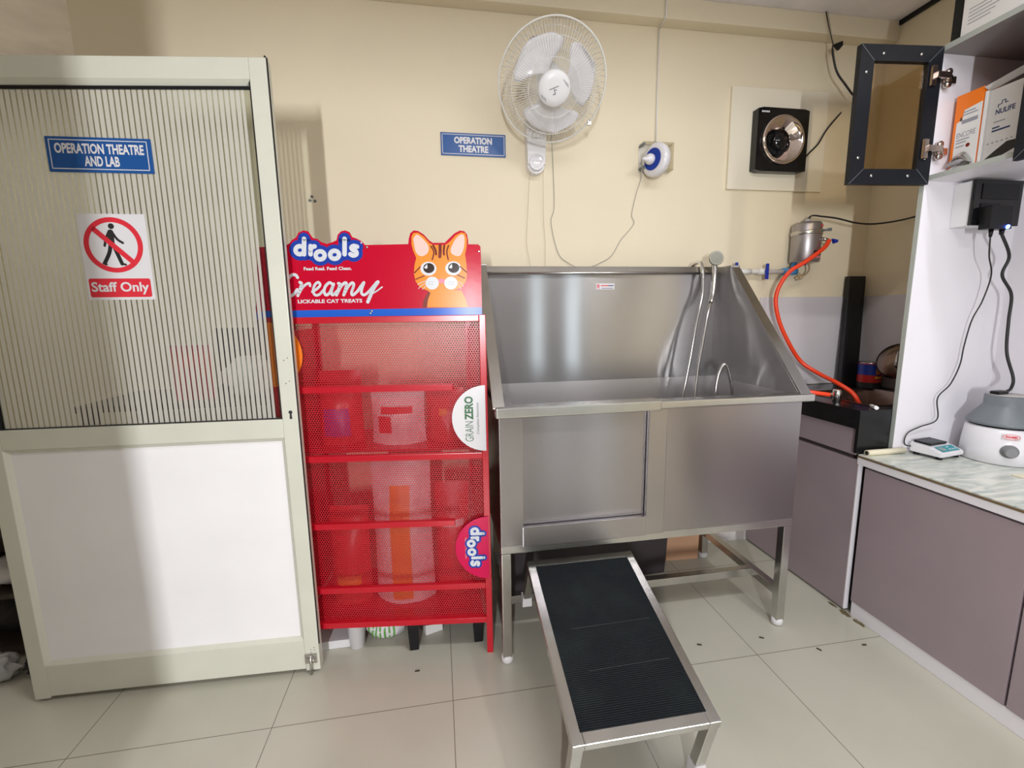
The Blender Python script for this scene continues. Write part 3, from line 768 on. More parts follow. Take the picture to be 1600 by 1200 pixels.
b = B().tube([(gx + .04, gy - .055, 1.716), (gx + .062, gy - .075, 1.708)], .009, 12); b.build('outlet_spout', steelt, g)
B().box(gx + .062, gx + .078, gy - .078, gy - .066, 1.752, 1.768, .003).tube([(gx + .05, gy - .045, 1.76), (gx + .07, gy - .07, 1.76)], .006, 8).build('relief_knob', greyp, g)
b = B().prism([(gx + .078, gy - .09, 1.712), (gx + .110, gy - .09, 1.706), (gx + .108, gy - .09, 1.694), (gx + .088, gy - .09, 1.688)], (0, .012, 0)); tagp(b.build('tap_lever', bluevalve, g), 'dark blue tap lever')
b = B().grid(lambda u, v: (gx + .0712 * math.sin(-.15 + .95 * u), gy - .0712 * math.cos(-.15 + .95 * u), 1.634 + .022 * v), 8, 1); b.build('label_band', blackv, g)
b = B().grid(lambda u, v: (gx + .0714 * math.sin(-.25 + .95 * u), gy - .0714 * math.cos(-.25 + .95 * u), 1.619 + .008 * v), 8, 1); b.build('label_stripe', nosepink, g)
B().lathe([(.012, -.012), (.012, 0)], GM, 12).build('inlet_port', bluevalve, g)
one('power_cable', B().tube([(gx, gy, 1.824), (gx + .008, gy - .02, 1.838), (3.21, .74, 1.832), (3.29, .73, 1.822), (3.42, .73, 1.80), (3.52, .70, 1.795), (3.578, .58, 1.803), (3.588, .40, 1.835), (3.59, .24, 1.85)], .0045, 8, smooth=6), cableb,
    'black power cable running from the water heater to the white side panel', 'cable')
w = thing('water_pipe', 'white water pipe with blue valves on wall beside steel tub', 'pipe', (2.95, .80, 1.54))
py, pz = .805, 1.557
B().tube([(2.70, py, pz), (3.06, py, pz)], .0125, 14).tube([(2.80, py, pz), (2.86, py, pz)], .0155, 14).tube([(2.905, py, pz), (2.97, py, pz)], .017, 14).build('pipe_run', pipew, w)
B().box(2.925, 2.94, py + .01, YW - .0005, pz - .012, pz + .012).build('pipe_clip', whitep, w)
b = B().box(2.932, 2.950, py - .028, py - .020, pz - .042, pz + .040, .005).tube([(2.941, py - .005, pz), (2.941, py - .022, pz)], .009, 12); tagp(b.build('valve_handle', bluevalve, w), 'dark blue valve handle, middle of the pipe')
b = B().box(2.752, 2.768, py - .028, py - .020, pz - .012, pz + .045, .005).tube([(2.760, py - .005, pz), (2.760, py - .022, pz)], .009, 12); tagp(b.build('valve_handle', bluevalve, w), 'dark blue valve handle beside the tub corner')
b = B().tube([(3.055, py, pz), (3.135, py, pz)], .0185, 16).tube([(3.118, py, pz), (3.122, py, pz + .055)], .0135, 14); tagp(b.build('elbow_fitting', bluefit, w), 'light blue elbow fitting')
b = B().tube([(3.130, py, pz), (3.150, py - .01, pz - .012), (3.168, py - .012, pz - .03), (3.150, py - .012, pz - .042), (3.138, py - .012, pz - .028), (3.160, py - .01, pz - .022), (3.185, py - .008, pz - .018), (3.20, .79, pz + .005), (3.195, .785, 1.588), (3.175, .775, 1.600)], .0042, 8, smooth=6)
b.build('connector_hose', rawwood, w)

one('rubber_hose', B().tube([(gx + .066, gy - .078, 1.706), (3.190, .690, 1.668), (3.10, .695, 1.602), (3.015, .72, 1.540), (2.974, .742, 1.430), (2.998, .742, 1.306), (3.065, .738, 1.180), (3.147, .73, 1.071), (3.20, .66, 1.012), (3.212, .56, .978), (3.245, .50, .935), (3.268, .48, .885), (3.275, .475, .855)], .0105, 12, smooth=8),
    hosered, 'long orange red rubber hose looping from the water heater down into the sink', 'hose')
one('rubber_hose', B().tube([(2.80, .60, .962), (2.86, .50, .968), (2.92, .435, .965), (2.975, .405, .958), (3.010, .395, .953)], .0105, 12, smooth=8),
    hosered, 'short orange red hose end between the tub corner and the sink tap', 'hose')

# ================================================================== STEEL BATH TUB
t = thing('grooming_tub', 'large stainless steel pet bathing tub on four legs with tall splash back', 'bath tub', (2.01, .42, 0.0))
X0, X1, Y0, Y1 = 1.400, 2.625, .130, .725
ZB, ZT = .462, 1.000
for (x, y) in ((X0 + .018, Y0 + .018), (X1 - .018, Y0 + .018), (X0 + .018, Y1 - .018), (X1 - .018, Y1 - .018)):
    l = B().box(x - .018, x + .018, y - .018, y + .018, .028, ZB - .0005, .003).build('leg', steelt, t)
    B().lathe([(.016, 0), (.023, .006), (.024, .022), (.021, .032)], axis((x, y, 0), (0, 0, 1)), 20).build('foot', rubwhite, l)
b = B()
for y in (Y0 + .018, Y1 - .018): b.box(X0, X1, y - .018, y + .018, ZB, ZB + .030, .002)
for x in (X0 + .018, X1 - .018): b.box(x - .018, x + .018, Y0 + .037, Y1 - .037, ZB, ZB + .030, .002)
b.build('base_frame', steelt, t)
for x in (X0 + .030, X1 - .100):
    b = B().box(x - .017, x + .017, Y0 + .036 if x < 2 else Y0 + .036, Y1 - .036, .135, .170, .002)
    if x > 2: pass
b = B().box(X1 - .035, X1 - .001, Y0 + .036, Y1 - .036, .135, .170, .002); b.build('side_stretcher', steelt, t)
b = B().box(X0 + .001, X0 + .035, Y0 + .036, Y1 - .036, .135, .170, .002); b.build('side_stretcher', steelt, t)
b = B().box(X0 + .035, X1 - .035, .300, .335, .135, .170, .002); b.build('cross_stretcher', steelt, t)
zt = ZB + .030
# tank walls
b = B(); b.box(X0, X0 + .085, Y0, Y0 + .012, zt, ZT, .001); b.build('corner_panel', framest, t)
b = B(); b.box(X0 + .086, 1.969, Y0 + .016, Y0 + .022, zt, ZT, 0); b.build('gate_panel', steelp, t)
b = B(); b.box(X0 + .082, 1.972, Y0 - .006, Y0 + .010, zt - .006, .566, .002); b.build('gate_sill', framest, t)
b = B(); b.box(1.970, 2.045, Y0 - .005, Y0 + .012, zt - .003, ZT, .002); b.build('gate_post', framest, t)
b = B(); b.box(2.0475, X1, Y0 + .003, Y0 + .012, zt, ZT, 0); b.build('front_panel', steelp, t)
b = B(); b.box(X0, X0 + .006, Y0 + .012, Y1, zt, ZT); b.build('side_panel', steelp, t)
b = B(); b.box(X1 - .006, X1, Y0 + .012, Y1, zt, ZT); b.build('side_panel', steelp, t)
b = B(); b.box(X0 + .006, X1 - .006, Y1 - .008, Y1 - .002, zt, ZT); b.build('rear_panel', steelp, t)
# basin: sloping inner skin with a floor
bx0, bx1, by0, by1 = 1.466, 2.600, .150, .712
b = B()
top = [(bx0, by0, 1.018), (bx1, by0, 1.018), (bx1, by1, 1.018), (bx0, by1, 1.018)]
bot = [(bx0 + .03, by0 + .02, .58), (bx1 - .03, by0 + .02, .58), (bx1 - .03, by1 - .02, .56), (bx0 + .03, by1 - .02, .56)]
b._faces(top + bot, [(0, 1, 5, 4), (1, 2, 6, 5), (2, 3, 7, 6), (3, 0, 4, 7), (4, 5, 6, 7)])
b.build('basin', basinst, t, fix=False)
b = B(); b.box(1.425, bx0, .14, .712, 1.012, 1.018); b.box(bx1, 2.606, .14, .712, 1.012, 1.018); b.build('ledge', steel, t)
# front rim
b = B(); b.box(1.985, 2.655, Y0 - .028, Y0 + .030, .994, 1.024, .006, 3); b.build('front_rim', steelt, t)
b = B(); b.box(1.386, 2.005, Y0 - .034, Y0 + .030, .990, 1.028, .006, 3); b.build('gate_cap', steelt, t)
# splash back and wings
YB = .715
b = B(); b.box(1.42, 2.606, YB, YB + .006, 1.016, 1.545); b.build('splash_back', steel, t)
wing = [(YB + .005, 1.016), (YB + .005, 1.562), (.600, 1.562), (.132, 1.028), (.132, 1.016)]
b = B(); b.prism([(2.600, y, z) for y, z in wing], (.006, 0, 0)); b.build('splash_wing', wingst, t)
b = B(); b.prism([(1.420, y, z) for y, z in wing], (-.006, 0, 0)); b.build('splash_wing', wingst, t)
for xa, xb in ((2.601, 2.648), (1.378, 1.420)):
    b = B()
    b.beam(((xa + xb) / 2, .606, 1.560), ((xa + xb) / 2, .118, 1.020), xb - xa, .010, (0, -1, 1), .002)
    b.beam(((xa + xb) / 2, YB + .01, 1.563), ((xa + xb) / 2, .598, 1.563), xb - xa, .010, (0, 0, 1), .002)
    b.build('wing_flange', steelt, t)
b = B()
b.hexa([(1.378, YB - .022, 1.538), (2.648, YB - .022, 1.538), (2.648, YB + .012, 1.538), (1.378, YB + .012, 1.538),
        (1.378, YB - .006, 1.572), (2.648, YB - .006, 1.572), (2.648, YB + .012, 1.572), (1.378, YB + .012, 1.572)], .003)
b.tube([(1.40, YB - .022, 1.540), (2.64, YB - .022, 1.540)], .006, 10)
b.build('top_lip', steelt, t)
S = Sheet((1.966, YB, 1.464), (1, 0, 0), (0, 0, 1))
b = B(); ink_rect(b, S, 0, .094, 0, .028, .0006); st = b.build('maker_sticker', whitev, t)
b = B(); ink_ring(b, S, .011, .017, .003, .007, .001, 14); ink_rect(b, S, .005, .008, .003, .011, .001); ink_rect(b, S, .014, .017, .003, .011, .001)
for i in range(6): ink_rect(b, S, .025 + .0065 * i, .0302 + .0065 * i, .0145, .0205, .001)
b.build('sticker_mark', redv, st)
b = B()
for i in range(4): ink_rect(b, S, .064 + .0065 * i, .0692 + .0065 * i, .0145, .0205, .001)
ink_rect(b, S, .028, .088, .004, .0065, .001)
b.build('sticker_print', navyink, st)

# hand shower hanging on the lip
s = thing('hand_shower', 'chrome hand shower with hose hanging over the back lip of the tub', 'shower', (2.53, .60, .62))
hd = axis((2.556, .655, 1.606), (-.25, -.93, .10))
B().lathe([(.012, -.020), (.026, -.012), (.034, .0), (.035, .008), (.032, .012)], hd, 28).build('shower_head', spray, s)
b = B().lathe([(.030, .0125), (.0, .014)], hd, 24, False, False); tagp(b.build('spray_plate', mat('dark spray plate', (.25, .245, .2), .4), s), 'grey perforated spray plate')
B().tube([(2.556, .668, 1.595), (2.556, .660, 1.53), (2.540, .640, 1.44), (2.520, .622, 1.392)], [.014, .013, .011, .010], 14, smooth=5).build('handle', steelt, s)
B().tube([(2.520, .622, 1.392), (2.492, .60, 1.335), (2.463, .58, 1.22), (2.430, .56, 1.08), (2.400, .53, .92), (2.385, .50, .78), (2.40, .46, .655), (2.43, .44, .72), (2.445, .44, .90), (2.462, .45, 1.045), (2.490, .45, 1.108), (2.516, .45, 1.075), (2.545, .45, .95), (2.555, .46, .75), (2.54, .48, .64), (2.47, .54, .64),
          (2.40, .60, .80), (2.392, .62, .92), (2.410, .63, 1.0), (2.430, .63, 1.122), (2.450, .635, 1.247), (2.475, .645, 1.36), (2.497, .66, 1.44), (2.502, .672, 1.53)], .0072, 10, smooth=6).build('flexible_hose', steelt, s)
B().tube([(2.502, .672, 1.522), (2.505, .70, 1.588), (2.505, .76, 1.59), (2.52, .80, 1.557), (2.70, .805, 1.557)], .010, 12, smooth=4).build('supply_elbow', chrome, s)

# ================================================================== RAMP
r = thing('ramp', 'steel framed ramp with black rubber mat sloping down from under the tub', 'ramp', (1.70, -.15, 0.0))
TY, TZ, BY, BZ = .140, .420, -.460, .250
RX0, RX1 = 1.497, 1.918
sl = Vector((0, BY - TY, BZ - TZ)); RL = sl.length; sl.normalize(); rn = Vector((1, 0, 0)).cross(-sl).normalized()
if rn.z < 0: rn = -rn
def rp(x, q, h=0.0): v = Vector((0, TY, TZ)) + sl * q + rn * h; return Vector((x, v.y, v.z))
w_ = .034; tk = .026
b = B()
for x in (RX0 + w_ / 2, RX1 - w_ / 2): b.beam(rp(x, 0, -tk / 2), rp(x, RL, -tk / 2), w_, tk, rn, .0025)
for q in (w_ / 2, RL - w_ / 2): b.beam(rp(RX0 + w_, q, -tk / 2), rp(RX1 - w_, q, -tk / 2), w_, tk, rn, .0025)
b.build('frame', steelt, r)
b = B()
nr = 190; vs = []; 
for i in range(nr + 1):
    q = w_ * .9 + (RL - 1.8 * w_) * i / nr; hgt = .0005 + (.0011 if i % 2 else 0)
    for x in (RX0 + w_ * .86, RX1 - w_ * .86): vs.append(rp(x, q, hgt))
b._faces(vs, [(2 * i, 2 * i + 1, 2 * i + 3, 2 * i + 2) for i in range(nr)])
b.build('rubber_mat', rubberm, r)
b = B()
for q0 in (.30, .44):
    b.beam(rp(RX0 + .06 + q0 * .1, q0, .0018), rp(RX1 - .06, q0 - .004, .0018), .0009, .0004, rn)
b.build('mat_scuff', mat('dull scuff', (.06, .06, .06), .7), r)
LL = .262
for x in (RX0 + w_ / 2, RX1 - w_ / 2):
    for q, dn in ((RL - w_ / 2, None), (w_ / 2, None)):
        a = rp(x, q, -tk)
        if q > .3: e_ = a - rn * ((a.z - .030) / rn.z)
        else: e_ = a - rn * ((a.z - .198) / rn.z) + Vector((0, .055, 0))
        l = B().beam(a, e_, .030, .030, (1, 0, 0), .002).build('leg', steelt, r)
        zb = .0 if q > .3 else .1705
        fo = B(); 
        fo.hexa([(e_.x - .02, e_.y - .02, zb), (e_.x + .02, e_.y - .02, zb), (e_.x + .02, e_.y + .02, zb), (e_.x - .02, e_.y + .02, zb),
                 (e_.x - .018, e_.y - .024, zb + .045), (e_.x + .018, e_.y - .024, zb + .045), (e_.x + .018, e_.y + .016, zb + .045), (e_.x - .018, e_.y + .016, zb + .045)], .003)
        fo.build('foot', rubwhite, l)

# ================================================================== RED DISPLAY STAND
k = thing('display_stand', 'red perforated metal display stand with pet food header board between door and tub', 'display stand', (1.370, .214, 0.0))
KX0, KX1, KY, KYB = .597, 1.370, .214, .620
TURN = (math.radians(-7.0), (1.370, .214, 0))
for (x, y, z1) in ((KX0, KY, 1.352), (KX1 - .024, KY, 1.352), (KX0, KYB, 1.352), (KX1 - .100, KYB, 1.352)):
    B().box(x, x + .024, y - .012, y + .012, 0, z1, .002).build('post', redpaint, k)
for i, (z, x1) in enumerate(((1.340, KX1 - .024), (1.090, 1.245), (.829, KX1 - .024), (.562, 1.235), (.297, KX1 - .024), (.148, KX1 - .024))):
    B().box(KX0 + .024, x1, KY - .014, KY + .006, z - .012, z + .011, .002).build('shelf_rail', redpaint, k)
def perf_panel(name, m, x0, x1, z0, z1, y, p=.0092, rh=.0036, parent=None):
    verts, faces, key = [], [], {}
    Rh = p / math.sqrt(3); rowh = 1.5 * Rh; nz = int((z1 - z0) / rowh); nx = int((x1 - x0) / p)
    def vid(x, z):
        kk = (round(x, 5), round(z, 5))
        if kk not in key: key[kk] = len(verts); verts.append((x, y, z))
        return key[kk]
    for j in range(nz):
        for i in range(nx):
            cx = x0 + p * (i + .5 + (.5 if j % 2 else 0)); cz = z0 + rowh * (j + .5)
            o_ = [vid(cx + Rh * math.cos(math.pi / 2 + q * math.pi / 3), cz + Rh * math.sin(math.pi / 2 + q * math.pi / 3)) for q in range(6)]
            n_ = []
            for q in range(6):
                verts.append((cx + rh * math.cos(math.pi / 2 + q * math.pi / 3), y, cz + rh * math.sin(math.pi / 2 + q * math.pi / 3))); n_.append(len(verts) - 1)
            for q in range(6): faces.append((o_[q], o_[(q + 1) % 6], n_[(q + 1) % 6], n_[q]))
    off = wloc(parent)
    me = bpy.data.meshes.new(name); me.from_pydata([(a - off.x, b_ - off.y, c - off.z) for a, b_, c in verts], [], faces); me.materials.append(m); me.update()
    o = bpy.data.objects.new(name, me); COL.objects.link(o); o.parent = parent
    return o
perf_panel('perforated_panel', redsheet, KX0 + .020, KX1 - .022, .155, 1.332, KY + .003, parent=k)
B().box(KX0 + .010, KX0 + .013, KY + .012, KYB - .012, .16, 1.30).build('side_sheet', redsheet, k)
B().beam((KX1 - .014, KY + .012, .73), (KX1 - .088, KYB - .012, .73), .003, 1.14).build('side_sheet', redsheet, k)
for z, y0 in ((.132, KY + .012), (.828, KY + .075)):
    B().prism([(KX0 + .014, y0, z), (KX1 - .030 - (y0 - KY) * .18, y0, z), (KX1 - .100, KYB, z), (KX0 + .014, KYB, z)], (0, 0, .007)).build('shelf', redpaint, k)

# header board: drawing units of its artwork -> board plane
def hb_(a, c):
    q = 1 - 1.22016e-5 * a - 4.51211e-5 * c
    return ((4.60647e-4 * a - 7.29663e-5 * c + .660819) / q, (-2.34249e-5 * a - 5.33389e-4 * c + 1.6888666) / q)
S = Sheet((0, .208, 0), (1, 0, 0), (0, 0, 1))
def A(pts): return [hb_(*p) for p in pts]
outline = [(-125, 212), (75, 199), (100, 186), (118, 162), (150, 140), (165, 108), (200, 92), (235, 98), (255, 128), (268, 146), (300, 152), (330, 175), (370, 188), (410, 175),
           (438, 162), (446, 122), (470, 98), (500, 91), (530, 103), (548, 138), (582, 150), (610, 164), (630, 182), (640, 196), (950, 189), (954, 150), (964, 112), (988, 92), (1020, 95), (1060, 120),
           (1100, 163), (1125, 180), (1210, 180), (1240, 150), (1280, 112), (1320, 92), (1350, 97), (1370, 120), (1378, 160), (1379, 190), (1450, 192), (1466, 206), (1470, 300), (1478, 695), (-140, 728)]
b = B(); b.prism([S.at(x, z, 0) for x, z in A(outline)], (0, .004, 0)); board = b.build('header_board', signred, k)
b = B(); ink_poly(b, S, A([(-130, 668), (1476, 640), (1478, 694), (-138, 726)]), .0005); tagp(b.build('blue_band', bandblue, board), 'blue band along the bottom edge')
SC_ = .00050
logo = [[(207, 152), (207, 262)], ell(177, 233, 31, 29, 17)[:] + [(208, 233)], [(253, 204), (253, 262)], [(253, 232), (262, 212), (282, 206)],
        ell(322, 270, 32, 29, 17) + [(354, 270)], ell(425, 266, 32, 29, 17) + [(457, 266)], [(496, 152), (496, 262)],
        [(585, 208), (560, 203), (545, 216), (556, 232), (578, 242), (580, 262), (558, 271), (538, 262)]]
b = B()
for st in logo: ink_stroke(b, S, A(st), 86 * SC_, .0005, 0 if len(st) > 12 else 3)
b.build('logo_outline', bluev, board)
b = B()
for st in logo: ink_stroke(b, S, A(st), 31 * SC_, .0010, 0 if len(st) > 12 else 3)
ink_poly(b, S, [hb_(*p) for p in ell(615, 180, 6, 6, 10)], .001)
b.build('logo_lettering', catwhite, board)
def hbox(x0, x1, y0, y1):
    a = hb_(x0, y1); c = hb_(x1, y0); return a[0], c[0], a[1], c[1]
b = B(); ink_text(b, S, 'Feed Real. Feed Clean.', *hbox(205, 545, 350, 378), .0006, .035); ink_text(b, S, 'LICKABLE CAT TREATS', *hbox(163, 621, 580, 613), .0006, .035)
b.build('tagline', catwhite, board)
cre = [([(160, 428), (146, 410), (116, 412), (86, 450), (70, 500), (74, 545), (98, 562), (130, 550), (158, 515)], 21),
       ([(176, 462), (188, 478), (162, 558)], 20), ([(165, 552), (196, 500), (226, 474), (246, 470), (250, 488)], 17),
       ([(266, 530), (300, 508), (322, 482), (308, 462), (284, 480), (272, 520), (284, 552), (314, 550), (346, 518)], 18),
       ([(412, 478), (388, 465), (360, 490), (350, 528), (364, 553), (392, 534), (416, 480)], 20), ([(418, 474), (402, 530), (412, 553), (446, 522)], 19),
       ([(452, 470), (462, 480), (438, 554)], 20), ([(442, 546), (470, 492), (498, 466), (510, 480), (490, 553)], 20), ([(494, 545), (522, 492), (550, 466), (562, 482), (546, 535), (556, 553), (590, 525)], 19),
       ([(590, 525), (612, 490), (634, 464), (622, 500), (616, 536), (634, 553), (664, 534), (694, 500), (726, 462)], 19), ([(734, 460), (706, 502), (684, 550), (662, 602)], 24), ([(690, 545), (724, 526), (764, 496)], 10)]
b = B()
for st, w_s in cre: ink_stroke(b, S, A(st), w_s * SC_, .0007, 4)
b.build('script_lettering', catwhite, board)
# cat picture
b = B(); ink_poly(b, S, A([(1100, 520), (1078, 580), (1062, 642), (1378, 640), (1362, 585), (1330, 520)]), .0005); b.build('cat_body', catorange, board)
b = B(); ink_poly(b, S, A([(1092, 528), (1110, 536), (1092, 585), (1084, 642), (1052, 642), (1060, 590)]), .0008); b.build('body_stripe', catbrown, board)
head = [(974, 135), (988, 110), (1020, 108), (1060, 134), (1104, 184), (1130, 196), (1215, 196), (1246, 174), (1290, 126), (1328, 106), (1356, 112), (1369, 150), (1368, 205), (1356, 262), (1366, 330), (1371, 400), (1362, 455),
        (1330, 500), (1270, 524), (1185, 534), (1095, 524), (1036, 500), (1004, 458), (991, 400), (996, 335), (1008, 288), (986, 238), (973, 188)]
b = B(); ink_poly(b, S, A(head), .0009); b.build('cat_head', catorange, board)
for pts in ([(986, 150), (1010, 122), (1048, 145), (1092, 198), (1093, 245), (1060, 274), (1025, 270), (1000, 232)], [(1256, 216), (1285, 158), (1324, 122), (1349, 130), (1352, 182), (1340, 240), (1315, 275), (1272, 266), (1254, 243)]):
    b = B(); ink_poly(b, S, A([(p.x, p.y) for p in smooth_path([(x, y, 0) for x, y in pts + pts[:1]], 4)][:-1]), .0012); b.build('inner_ear', catpink, board)
b = B()
for st, w_s in (([(1178, 200), (1178, 245), (1176, 280)], 22), ([(1128, 200), (1146, 232), (1150, 264)], 14), ([(1112, 205), (1134, 245), (1122, 300)], 10), ([(1208, 200), (1204, 240), (1206, 264)], 14), ([(1238, 200), (1226, 245), (1236, 300)], 10),
                ([(996, 394), (1036, 352)], 9), ([(1006, 440), (1064, 416)], 8), ([(1368, 390), (1320, 350)], 9), ([(1352, 432), (1302, 408)], 8)):
    b = B(); ink_stroke(b, S, A(st), w_s * SC_, .0012, 3); b.build('fur_stripe', catbrown, board)
for cx, cy in ((1095, 365), (1272, 363)):
    b = B(); ink_poly(b, S, A(ell(cx, cy, 57, 50)), .0012); ey = b.build('cat_eye', catwhite, board)
    b = B(); ink_poly(b, S, A(ell(cx + 3, cy - 4, 40, 36)), .0015); b.build('iris', eyedark, ey)
    b = B(); ink_poly(b, S, A([(cx - 32, cy - 6), (cx - 10, cy - 34), (cx - 6, cy - 8), (cx - 14, cy + 2)]), .0018); b.build('glint', catwhite, ey)
b = B(); ink_poly(b, S, A([(1158, 444), (1190, 436), (1224, 444), (1206, 470), (1178, 470)]), .0013); b.build('cat_nose', nosepink, board)
b = B()
for cx in (1122, 1255): ink_poly(b, S, A(ell(cx, 468, 47, 46)), .0015)
mz = b.build('cat_muzzle', catwhite, board)
b = B()
for cx in (1112, 1258):
    for i in range(3):
        for j in range(2): ink_poly(b, S, A(ell(cx - 14 + 14 * i, 460 + 16 * j, 3, 3, 8)), .0018)
b.build('muzzle_dots', greyink, mz)
b = B()
for st in ([(1080, 452), (1040, 465), (1018, 480)], [(1080, 466), (1042, 488), (1024, 508)], [(1082, 482), (1066, 500), (1052, 514)], [(1296, 455), (1330, 470), (1345, 492)], [(1294, 470), (1318, 490), (1326, 510)]):
    ink_stroke(b, S, A(st), 3.5 * SC_, .0018, 3)
b.build('cat_whiskers', catwhite, board)
for p in ((655, 212), (1455, 242), (680, 684), (690, 668)):
    x, z = hb_(*p); B().lathe([(.0042, 0), (.004, .002), (.002, .003)], axis((x, .2085, z), (0, -1, 0)), 12).build('rivet', steelt, board)

# shelf discs
def half_disc(cx, cz, r, left, n=30):
    a0, a1 = (math.pi / 2, 1.5 * math.pi) if left else (-math.pi / 2, math.pi / 2)
    return ell(cx, cz, r, r, n, a0, a1)
S2 = Sheet((0, .197, 0), (1, 0, 0), (0, 0, 1))
b = B(); b.prism([S2.at(x, z) for x, z in half_disc(1.362, .972, .124, True)], (0, .003, 0)); d1 = tagp(b.build('shelf_disc', whitev, k), 'white half disc with green lettering on right edge')
V2 = Sheet((1.362, .196, .972), (0, 0, 1), (-1, 0, 0))
b = B(); ink_text(b, V2, 'GRAIN', -.086, -.010, .046, .076, .0006, -.012); ink_text(b, V2, 'ZERO', -.004, .084, .045, .077, .0006, .035); b.build('disc_lettering', greenv, d1)
b = B(); ink_text(b, V2, 'Complete Nutrition', -.060, .058, .022, .034, .0006, -.01, .25); b.build('disc_script', blackv, d1)
b = B(); b.prism([S2.at(x, z) for x, z in half_disc(1.362, .458, .128, True)], (0, .003, 0)); d2 = tagp(b.build('shelf_disc', pinkred, k), 'pink red half disc with logo on right edge')
V3 = Sheet((1.362, .196, .458), (0, 0, -1), (1, 0, 0))
def lg(pts): return [((x - 382) * .000345, -(y - 232) * .00040 - .052) for x, y in pts]
b = B()
for st in logo: ink_stroke(b, V3, lg(st), .026, .0006, 0 if len(st) > 12 else 3)
b.build('logo_outline', bluev, d2)
b = B()
for st in logo: ink_stroke(b, V3, lg(st), .0115, .0011, 0 if len(st) > 12 else 3)
b.build('logo_lettering', catwhite, d2)
b = B(); ink_text(b, V3, 'Feed Real. Feed Clean.', -.045, .042, -.091, -.084, .0006); b.build('disc_tagline', catpink, d2)
b = B(); b.prism([S2.at(x, z) for x, z in half_disc(.601, 1.220, .115, False)], (0, .003, 0)); tagp(b.build('shelf_disc', orangesign, k), 'orange half disc on left edge')
swing(k, TURN[1], TURN[0])

# goods standing behind the mesh
def bag(name, label, m, cx, cy, z0, w, h, d_, ang=0, lean=0, seed=0, band=None, group='pet food bags inside the red stand'):
    b = B(); pouch(b, cx, cy, z0, w, h, d_, ang, lean, seed)
    o = tagp(b.build(name, m), label, 'bag', group); turn = 'red stand' in group
    if band:
        for bm_, u0, u1, v0, v1 in band:
            bb = B(); rnd = random.Random(seed); wob = [rnd.uniform(-1, 1) for _ in range(8)]; ca, sa = math.cos(ang), math.sin(ang)
            def P(u, v):
                uu, vv = u0 + (u1 - u0) * u, v0 + (v1 - v0) * v
                e_ = (1 - abs(2 * uu - 1) ** 2.6); t_ = (0.55 + 0.45 * min(1, (1 - vv) * 2.2)) * max(0.0, 1 - max(0, vv - 0.55) / 0.45) ** 0.8
                y = -(d_ / 2 * e_ * t_ * (1 + 0.12 * wob[int(uu * 3.99)] * math.sin(vv * 9 + wob[4] * 3)) + .002) + lean * vv; x = (uu - .5) * w * (1 - .04 * math.sin(vv * math.pi))
                return (cx + x * ca - y * sa, cy + x * sa + y * ca, z0 + vv * h)
            bb.grid(P, 8, 12); bb.build('print_band', bm_, o)
    if turn: swing(o, TURN[1], TURN[0])
    return o
bag('food_bag', 'tall white pet food bag with orange stripe low in the red stand', bagwhite, .995, .40, .140, .25, .64, .13, seed=3, band=[(bagorange, .32, .66, .03, .80)])
bag('food_bag', 'red pet food bag at the bottom left of the red stand', bagred, .765, .40, .140, .17, .42, .11, seed=5, band=[(bagorange, .2, .8, .2, .3)])
bag('food_bag', 'white pet food bag with red strip on the upper shelf of the red stand', bagwhite, 1.00, .40, .834, .22, .235, .10, seed=7, band=[(bagred, .2, .8, .55, .66), (bagred, .15, .4, .2, .5)])
bag('food_bag', 'purple and red pet food bag on the upper shelf, beside the door', bagred, .76, .42, .834, .18, .30, .11, .1, seed=9, band=[(bagpurple, .15, .75, .12, .5)])
bag('food_bag', 'red pet food bag at the right end of the upper shelf', bagred, 1.19, .42, .836, .16, .22, .10, -.1, seed=11, band=[(bagorange, .4, .6, .5, .62)])
bag('food_bag', 'dark red pet food bag at the bottom right of the red stand', bagred, 1.200, .44, .140, .15, .50, .11, seed=13, band=[(bagwhite, .15, .85, .62, .68)])

# floor things under the stand
p = thing('pot', 'small white plastic pot on the floor under the red stand', 'pot', (.818, .345, 0))
B().lathe([(.026, 0), (.030, .002), (.037, .105), (.040, .107), (.040, .113), (.036, .113), (.029, .01), (.0, .008)], axis((.818, .345, 0), (0, 0, 1)), 28, cap1=False).build('body', whiteg, p)
B().lathe([(.035, .100), (.0, .101)], axis((.818, .345, 0), (0, 0, 1)), 24, False, False).build('contents', blackp, p)
b = B(); blob(b, (.935, .385, .055), (.085, .05, .06), 3, 14, .18, .85); pb = tagp(b.build('striped_bag', bagwhite), 'white and green striped packet on the floor under the red stand', 'packet')
b = B()
for i in range(7):
    u0 = .60 + .034 * i
    from mathutils import noise as _nz
    def Pb(u, v, u0=u0):
        th = 2 * math.pi * (u0 + .014 * u); ph = math.pi * (.30 + .45 * v)
        d_ = Vector((math.sin(ph) * math.cos(th), math.sin(ph) * math.sin(th), -math.cos(ph))); rv = Vector((21.9, 9.3, 5.1))
        k_ = (1 + .18 * _nz.noise(d_ * 1.9 + rv) + .09 * _nz.noise(d_ * 4.5 + rv)) * 1.025
        return (.935 + d_.x * k_ * .085, .385 + d_.y * k_ * .05, .055 + max(d_.z * k_ * .06, -.051))
    b.grid(Pb, 2, 8)
b.build('green_stripes', greenstripe, pb)
st = thing('plastic_stool', 'low black plastic stool on the floor behind the red stand mesh', 'stool', (1.185, .36, 0))
B().box(1.03, 1.34, .265, .50, .108, .125, .006).build('seat', blackp, st)
